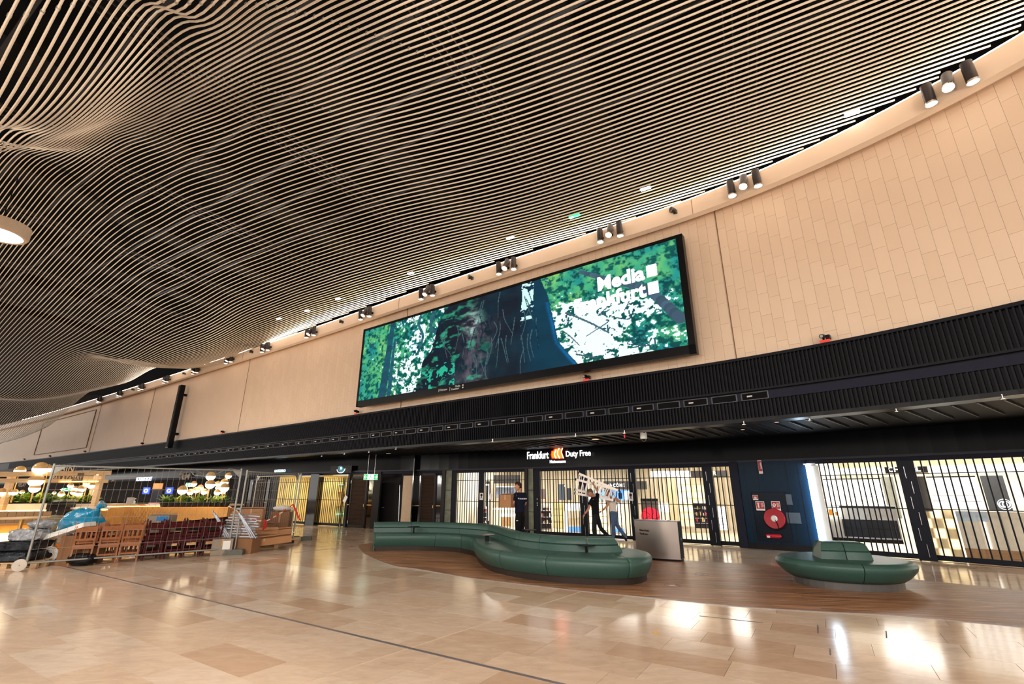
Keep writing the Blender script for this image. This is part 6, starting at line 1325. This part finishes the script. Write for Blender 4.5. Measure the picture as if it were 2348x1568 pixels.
# dark promotional pillar behind the bar
g = thing('display_pillar', 'dark display pillar with orange panel, blue lit signs and pink base', 'display', atd(363, 1130, 29)); g.location.z = 0; zz = lambda v: atd(363, v, 29).z
MB().box((0, 0, (zz(1152) + zz(1108)) / 2), (.5, .2, zz(1108) - zz(1152))).build('panel', mat('navy_print2', (30, 32, 48), .5), g); MB().box((0, -.12, (zz(1108) + zz(1121)) / 2), (.45, .03, zz(1108) - zz(1121))).build('orange_panel', mat('orange_panel', (230, 120, 60), .5, emit=(225, 110, 50), estr=.5), g)
for s_ in (-1, 1): MB().box((s_ * .55, -.05, zz(1125)), (.32, .05, .3)).build('blue_sign', mat('blue_sign', (30, 70, 200), .5, emit=(30, 70, 220), estr=1.0), g); MB().lathe([(.06, -.01), (.09, -.01), (.09, .01), (.06, .01)], (s_ * .55, -.09, zz(1125)), 14, RX).build('mark', M_LETW, g)
MB().box((0, 0, zz(1152) / 2), (.5, .3, zz(1152))).build('base', mat('pink_base', (200, 130, 130), .5), g)
# dark hanging fascia edge behind the fence
# ================================================================ BUILDERS' CORNER
M_GALV = mat('galvanised_tube', (158, 158, 152), .4, .6, var=.1, scale=20); M_WIRE = mat('galvanised_wire', (150, 146, 140), .4, .6)
def fence(A, B, h, nv, label, wheel=False, zb=.16):
    A = Vector((A[0], A[1], 0)); B = Vector((B[0], B[1], 0)); c = (A + B) / 2; g = thing('wire_fence', label, 'fence', c, 0, 'mobile wire fence panels'); a, b = A - c, B - c; Z = lambda z: Vector((0, 0, z))
    for q, nm in ((a, 'pole'), (b, 'pole')): MB().cyl(q + Z(.06), q + Z(h + .02), .024, 10).build(nm, M_GALV, g)
    MB().cyl(a + Z(h - .03), b + Z(h - .03), .021, 10).build('top_tube', M_GALV, g); MB().cyl(a + Z(zb), b + Z(zb), .021, 10).build('bottom_tube', M_GALV, g)
    m = MB()
    for k in range(1, nv): q = a.lerp(b, k / nv); m.cyl(q + Z(zb), q + Z(h - .04), .0028, 4)
    for z in np.linspace(zb + .28, h - .25, 6): m.cyl(a + Z(z), b + Z(z), .0032, 4)
    o = m.build('wire_mesh', M_WIRE, g); o['kind'] = 'stuff'
    t = (b - a).normalized()
    for q, s_ in ((a, 1), (b, -1)): m = MB(); p = q + Z(h - .05); n = len(m.v); m._add([p, p + t * s_ * .22, p - Z(.2), p + Vector((.0, .01, 0)), p + t * s_ * .22 + Vector((0, .01, 0)), p - Z(.2) + Vector((0, .01, 0))], [(0, 1, 2), (5, 4, 3), (0, 3, 4, 1), (1, 4, 5, 2), (2, 5, 3, 0)]); m.build('corner_plate', M_GALV, g)
    return g, a, b, t
FA, FB = at(55, 1309), at(521, 1272); g, a, b, t = fence(FA, FB, 2.28, 30, 'long mobile wire fence panel in front of the stacked chairs')
wm = MB().lathe([(.001, -.025), (.1, -.025), (.125, -.02), (.125, .02), (.1, .025), (.001, .025)], (0, 0, 0), 24, Matrix.Rotation(PI / 2, 3, 'X')); w_ = wm.build('wheel', mat('white_wheel', (205, 195, 180), .6), g, smooth=True); w_.location = a + Vector((-.06, -.08, .125)); w_.rotation_euler = (0, 0, .5)
MB().cyl(a + Vector((-.06, -.1, .125)), a + Vector((0, 0, .125)), .02, 8).build('axle', M_GALV, g)
for f in (.38, .4): pass
MB().tube([b + Vector((-.9 * f, -.1 * f, 2.2 + .1 * math.sin(f * 5))) for f in np.linspace(0, 1.6, 10)] + [b + Vector((-1.3 + .5 * f, -.1, 2.12 - .06 * f)) for f in np.linspace(0, 1.6, 6)], .008, 5).build('wire_loop', M_WIRE, g)
FC, FD = (FB.x + .12, FB.y + .1), at(664, 1244); g2, a2, b2, t2 = fence(FC, FD, 2.25, 26, 'shorter mobile wire fence panel in front of the cardboard heap')
fence((FD.x + .03, FD.y + .15), (FD.x - 2.6, FD.y + 2.2), 2.25, 22, 'mobile wire fence panel running away behind the cardboard heap')
for z in (.9, 1.2): MB().box(b + Vector((.06, .05, z)), (.2, .07, .05)).build('clamp', M_GALV, g)
M_CONC = mat('grey_rubber_foot', (98, 98, 90), .85, var=.2, scale=14)
def foot(p, rz, label):
    g = thing('ballast_block', label, 'fence foot', (p[0], p[1], 0), rz, 'concrete fence feet'); rows = []
    for x, h in ((-.36, .1), (-.34, .14), (-.1, .145), (-.05, .12), (.05, .12), (.1, .145), (.34, .14), (.36, .1)): rows.append([(x, -.12, 0), (x, .12, 0), (x, .1, h), (x, -.1, h)])
    loft(rows).build('block', M_CONC, g); MB().box((-.33, 0, .06), (.08, .12, .05)).build('hand_hole', M_BLKP, g)
foot((FB.x + .05, FB.y + .02), 0.15, 'rubber fence foot between the two front fence panels'); foot((FD.x - .05, FD.y - .12), .1, 'rubber fence foot under the far right fence pole'); foot((FD.x + .05, FD.y + .75), .2, 'dark rubber fence foot behind the far right fence pole')

# stacked chairs
M_CH1 = mat('oak_brown_chair', (160, 98, 54), .45, var=.14, scale=10, aniso=(1, 1, 6)); M_CH2 = mat('dark_red_chair', (74, 22, 24), .4, var=.12)
def make_chair(m_, label, grp, open_back):
    g = thing('wooden_chair', label, 'chair', (0, 0, 0), 0, grp)
    MB().box((0, 0, .44), (.42, .4, .035)).build('seat', m_, g)
    for s_ in (-1, 1):
        MB().bar((s_ * .18, -.17, 0), (s_ * .175, -.16, .425), .035, .035, up=(0, 1, 0)).build('leg', m_, g)
        MB().tube([(s_ * .19, .24, 0), (s_ * .18, .19, .3), (s_ * .18, .18, .48), (s_ * .19, .27, .88)], [.022, .024, .025, .018], 4).build('leg', m_, g)
        MB().box((s_ * .18, 0, .39), (.025, .36, .06)).build('side_rail', m_, g)
    MB().box((0, .185, .39), (.34, .025, .06)).build('back_rail', m_, g); MB().box((0, -.165, .39), (.34, .025, .06)).build('front_rail', m_, g)
    MB().box((0, .255, .8), (.36, .02, .12), Matrix.Rotation(-.2, 3, 'X')).build('top_rail', m_, g); MB().box((0, .215, .57), (.36, .018, .05), Matrix.Rotation(-.2, 3, 'X')).build('lower_rail', m_, g)
    if open_back:
        for x in (-.1, 0, .1): MB().bar((x, .222, .59), (x, .243, .76), .035, .012, up=(0, 1, 0)).build('splat', m_, g)
    MB().box((0, .2, .2), (.34, .02, .04)).build('stretcher', m_, g)
    return g
cA = make_chair(M_CH1, 'x', 'brown wooden chairs stacked behind the fence', True); cB = make_chair(M_CH2, 'x', 'dark red wooden chairs stacked behind the fence', False)
usedc = {}
fn_ = Vector((-(FB - FA).y, (FB - FA).x, 0)).normalized(); fd_ = (FB - FA).normalized(); base_rz = math.atan2(fd_.y, fd_.x) + PI
ordw = ['first', 'second', 'third', 'fourth', 'fifth', 'sixth', 'seventh']
k = 0
L_f = (FB - FA).length
for row in (0, 1):
    for j in range(7):
        f = .235 + j * .112 + row * .03; brown = j < 3
        pos = FA.lerp(FB, f) + fn_ * (.42 + row * .72)
        for inv in (0, 1):
            src = cA if brown else cB; key = brown
            if key not in usedc: c_ = src; usedc[key] = 1
            else: c_ = copy_tree(src)
            rz = base_rz + random.uniform(-.18, .18)
            if inv: c_.location = (pos.x + fn_.x * .06, pos.y + fn_.y * .06, .925); c_.rotation_euler = (PI + random.uniform(-.04, .04), random.uniform(-.04, .04), rz)
            else: c_.location = (pos.x, pos.y, 0.001); c_.rotation_euler = (0, 0, rz)
            c_['label'] = '%s chair, %s, %s row behind the fence, %s from the left' % ('brown' if brown else 'dark red', 'upside down on top' if inv else 'standing on the floor', ('front', 'rear')[row], ordw[j])
# shrink-wrapped goods on a pallet, at the left
def pallet(p, rz, label, n=6):
    g = thing('pallet', label, 'pallet', p, rz, 'wooden pallets')
    for k in range(n): MB().box((0, -.38 + k * .76 / (n - 1), .135), (1.2, .1, .02)).build('board', M_TIM, g)
    for x in (-.55, 0, .55):
        for y in (-.35, 0, .35): MB().box((x, y, .07), (.12, .1, .1)).build('block', M_TIM, g)
    for y in (-.35, 0, .35): MB().box((0, y, .011), (1.2, .1, .018)).build('runner', M_TIM, g)
    return g
pp = at(35, 1306) + Vector((-.35, .35, 0)); pallet(pp, .25, 'pale wooden pallet under shrink-wrapped goods at the left edge')
M_WRAP = mat('black_shrink_wrap', (44, 48, 52), .15, var=.7, scale=9, bump=.8); M_CLEAR = mat('clear_wrap', (150, 152, 156), .12, var=.5, scale=14, bump=.9)
def lump(nm, label, c, dims, m_, cat, seed=0, rz=0, sq=2.6, parent=None):
    r = random.Random(seed); n, q = 22, 12; rows = []; ph = [r.uniform(0, 6) for _ in range(6)]
    for i in range(q + 1):
        v = -PI / 2 + PI * i / q; row = []
        for k in range(n):
            a = 2 * PI * k / n; e = 2 / sq; f = lambda t: math.copysign(abs(t) ** e, t)
            w_ = 1 + .07 * math.sin(3 * a + ph[0] + v * 2) + .06 * math.sin(7 * a + ph[1] - v * 5) + .05 * math.sin(9 * a + ph[2] + 9 * v)
            row.append((f(math.cos(v)) * f(math.cos(a)) * dims[0] / 2 * w_, f(math.cos(v)) * f(math.sin(a)) * dims[1] / 2 * w_, (f(math.sin(v)) + 1) * dims[2] / 2 * (1 + .03 * math.sin(5 * a + ph[3]))))
        rows.append(row)
    o = loft(rows).build(nm, m_, parent, smooth=True); o.location = c; o.rotation_euler = (0, 0, rz)
    if label: tag(o, label, cat)
    return o
lump('wrapped_bundle', 'lowest black shrink-wrapped bundle on the left pallet', pp + Vector((0, 0, .146)), (.9, .8, .22), M_WRAP, 'bundle', 1, .25, 6)
lump('wrapped_bundle', 'black shrink-wrapped bundle, second from the bottom on the left pallet', pp + Vector((.03, .02, .36)), (.8, .7, .22), M_WRAP, 'bundle', 2, .3, 6)
lump('wrapped_bundle', 'grey shrink-wrapped block with clear film in the middle of the pile', pp + Vector((.1, .05, .57)), (.62, .6, .26), M_CLEAR, 'bundle', 3, .2, 5)
lump('wrapped_bundle', 'crumpled clear plastic film on top of the left pile', pp + Vector((.2, .15, .82)), (.55, .5, .2), M_CLEAR, 'bundle', 4, .5, 2.0)
q = at(112, 1302) + Vector((.1, .75, 0))
g = thing('cushion_stack', 'stack of reddish brown seat cushions beside the wrapped pile', 'cushions', q)
for k in range(4): o = lump('cushion', None, (0.02 * k, 0, .42 + k * .1), (.62, .5, .1), mat('red_brown_leather', (128, 62, 50), .4), 'c', 10 + k, 0, 4.0, g)
MB().box((0, 0, .21), (.6, .5, .41)).build('carton_base', M_CARD2, g)
lump('cable_bag', 'black tangle of cables and bag at the foot of the fence', at(135, 1303) + Vector((.1, .45, 0)), (.6, .4, .26), mat('black_bag', (18, 18, 20), .35, bump=.8, scale=12), 'bag', 21)
lump('orange_bag', 'orange plastic sack under the cushion stack', at(105, 1300) + Vector((.02, .42, .34)), (.5, .35, .14), mat('orange_plastic', (225, 120, 30), .35, bump=.5), 'bag', 22)
g = thing('cable_coil', 'coil of white cable leaning on the left pallet', 'cable', at(75, 1300) + Vector((.05, .25, 0)), .3)
MB().tube([((.2 - .002 * k) * math.cos(k * .5), .0 + .0008 * k, .22 + (.2 - .002 * k) * math.sin(k * .5)) for k in range(70)], .009, 5).build('cable', M_WHT, g)
bs = atd(182, 1210, 17.2); bs.z = 0
lump('blue_rubbish_bag', 'bright blue tied rubbish bag behind the brown chairs', bs + Vector((0, 0, .42)), (1.0, .7, .82), mat('blue_plastic', (20, 132, 172), .22, var=.25, scale=9, bump=.9), 'bag', 31, .1, 2.0)
MB().tube([(bs.x + .3, bs.y, 1.12), (bs.x + .38, bs.y, 1.22), (bs.x + .36, bs.y, 1.27), (bs.x + .46, bs.y + .02, 1.36)], [.16, .05, .06, .12], 10).build('bag_knot', _M['blue_plastic'], None, smooth=True)
o = bpy.data.objects['bag_knot']; bb = bpy.data.objects['blue_rubbish_bag']; o.parent = bb; o.matrix_parent_inverse = (Matrix.Translation(bb.location) @ Matrix.Rotation(.1, 4, 'Z')).inverted()
g = thing('foam_board', 'white foam board leaning under the blue bag', 'board', atd(125, 1240, 16.4)); g.location.z = 0
MB().bar((-.75, 0, .42), (.75, 0, .92), .34, .1).build('board', M_WHT, g); MB().box((-.4, .1, .2), (.5, .3, .4)).build('carton_base', M_CARD2, g); MB().box((.4, .1, .33), (.4, .3, .66)).build('carton_base', M_CARD2, g)
# galvanised table frames
g = thing('tube_frames', 'heap of silver tubular table frames right of the dark red chairs', 'frames', at(476, 1284) + Vector((.0, 1.35, 0))); M_SIL = mat('silver_tube', (205, 210, 218), .22, .8)
MB().box((0, .1, .2), (.9, .5, .4)).build('carton_base', M_CARD2, g)
for k in range(9): MB().cyl((-.55 + .03 * k, -.2 + .05 * (k % 3), .46 + k * .072), (.55 - .04 * (k % 4), -.1 + .05 * (k % 2), .44 + k * .068), .026, 8).build('tube', M_SIL, g)
for k in range(6): MB().cyl((-.75 + .07 * k + (.5 if k > 2 else 0), -.28, 1.15 - .06 * (k % 3)), (-.25 + .07 * k + (.5 if k > 2 else 0), -.26, .42), .018, 8).build('tube', M_SIL, g)
# cardboard heap
pc = at(600, 1262); heap = [((490, 1281), (.55, .4, .42), 0.35, 'grey cardboard box with a white label at the fence foot', mat('grey_card', (150, 136, 120), .8)), ]
def hp(u, v, back, z=0): q = at(u, v); d = Vector((q.x, q.y, 0)).normalized(); return (q.x + d.x * back, q.y + d.y * back, z)
carton('cardboard_box', 'grey cardboard box with a white label behind the rubber fence foot', hp(505, 1279, .75), (.5, .4, .42), .5, mat('grey_card', (150, 136, 120), .8))
MB().box((.1, -.203, .26), (.18, .004, .22)).build('label', M_WHT, bpy.context.scene.objects[-1] if False else [o for o in COL.objects if o.get('label') == 'grey cardboard box with a white label behind the rubber fence foot'][0])
pallet(hp(585, 1262, .8), .5, 'wooden pallet under the cardboard heap, nearer one'); pallet(hp(640, 1252, .9), .3, 'wooden pallet under the cardboard heap, farther one')
carton('cardboard_box', 'large closed brown box at the back left of the cardboard heap', hp(565, 1262, 1.1, .146), (.75, .55, .62), .2, M_CARD)
carton('cardboard_box', 'brown box stacked on the large one in the cardboard heap', hp(565, 1262, 1.1, .78), (.68, .5, .36), .3, M_CARD)
carton('cardboard_box', 'upright brown box with blue tape at the right of the cardboard heap', hp(636, 1252, 1.2, .146), (.62, .35, .85), .1, M_CARD2)
carton('cardboard_box', 'small dark brown box in the middle of the cardboard heap', hp(602, 1258, 1.3, .146), (.5, .4, .5), -.2, M_CARD2)
carton('cardboard_box', 'long flat open carton lying along the fence', hp(600, 1266, .45, .146), (1.5, .42, .2), .62, M_CARD, rot=(0, -.08, .62))
carton('cardboard_box', 'low long carton on top of the flat ones', hp(612, 1262, .7, .36), (1.25, .4, .16), .45, M_CARD, rot=(0, -.05, .45))
for i, (u, v, b_, z, dx, rz, rx, lb) in enumerate([(548, 1268, .35, .3, .5, .4, .8, 'bent loose cardboard sheet beside the fence foot'), (590, 1262, .5, .56, 1.0, .5, .15, 'folded cardboard sheet on top of the heap'), (625, 1258, .5, .5, .8, .35, .3, 'creased cardboard sheet at the right of the heap'), (540, 1262, .9, .9, .6, .2, 1.2, 'curved cardboard sheet standing behind the silver tubes')]):
    g = thing('cardboard_sheet', lb, 'cardboard', hp(u, v, b_, z), rz, 'loose cardboard sheets'); MB().box((0, 0, 0), (dx, .35, .01), Matrix.Rotation(rx, 3, 'X')).build('sheet', M_CARD, g); MB().box((0, -.16, -.08), (dx, .14, .01), Matrix.Rotation(rx + 1.1, 3, 'X')).build('folded_edge', M_CARD, g)
lump('plastic_bag', 'crumpled clear plastic bag on the tall brown box', hp(636, 1252, 1.2, 1.0), (.62, .35, .2), mat('white_film', (220, 215, 208), .3, bump=.8, scale=12), 'bag', 44, .1, 2.0)
lump('plastic_bag', 'clear plastic bag tucked under the silver tubes', hp(512, 1281, 1.3, .42), (.5, .35, .14), mat('white_film', (220, 215, 208), .3), 'bag', 45, .1, 2.0)
g = thing('chair_base', 'chrome star chair base sticking out of the cardboard heap', 'chair base', hp(650, 1250, .7, .3))
for k in range(4): MB().tube([(0, 0, .1), (.14 * math.cos(k + .3), .14 * math.sin(k + .3), .1), (.28 * math.cos(k + .3), .28 * math.sin(k + .3), .02)], [.025, .02, .016], 8).build('arm', M_SIL, g)
g = carton('cardboard_box', 'upright carton with a blue and white label behind the dark red chairs', hp(352, 1290, 2.2), (.55, .4, 1.02), .1, mat('grey_card', (150, 136, 120), .8))
MB().box((.1, -.203, .93), (.3, .004, .12)).build('label', mat('blue_label', (30, 120, 190), .5), g)
# red and white barrier tape
pts = [(524, 1160, 22), (538, 1168, 19.5), (552, 1179, 18), (569, 1188, 17.2), (587, 1193, 17), (611, 1194, 17), (626, 1186, 17.2), (640, 1179, 17.4), (656, 1168, 17.6), (672, 1156, 17.9)]
T = [atd(*p) for p in pts]; T0 = T[5].copy(); tpth = cr([tuple(q - T0) for q in T], 6)
tp = thing('barrier_tape', 'sagging red and white barrier tape tied to the fence', 'tape', T0)
M_TR = mat('tape_red', (215, 40, 28), .5); M_TW = mat('tape_white', (240, 225, 210), .5)
for k in range(0, len(tpth) - 3, 3): MB().bar(tuple(tpth[k]), tuple(tpth[k + 3]), .008, .035).build('red_stripe' if (k // 3) % 2 else 'white_stripe', M_TR if (k // 3) % 2 else M_TW, tp)
for dx, L in ((.0, .22), (-.03, .26)): MB().bar((dx, 0, 0), (dx * 2, 0, -L), .05, .01, up=(0, 1, 0)).build('tape_end', M_TR, tp)
MB().bar(T[-1] - T0, T[-1] - T0 + Vector((.25, .1, -.5)), .05, .01, up=(0, 1, 0)).build('tape_end', M_TR, tp)
# floor boxes in the wood inlay
for (u, v) in ((1609, 1316), (1541, 1342), (1170, 1284), (1172, 1276)):
    q = at(u, v, .007); g = thing('floor_outlet', 'x', 'floor outlet', q, 0, 'round floor outlets in the wood inlay'); MB().lathe([(.15, 0), (.16, 0), (.16, .004), (.15, .004)], n=24).build('ring', M_JOINT, g); MB().box((0, 0, .001), (.1, .03, .003)).build('lid', M_CHR, g)
    g['label'] = 'round metal floor outlet in the wood inlay, ' + ('left of the small bench' if (u, v) == (1609, 1316) else 'near the end of the long bench' if u == 1541 else 'in the bay of the long bench')
o = MB().box(at(1504, 1450, .004), (.06, .04, .006)).build('litter', mat('yellow_scrap', (225, 170, 40), .6)); tag(o, 'tiny yellow scrap lying on the stone floor', 'litter')
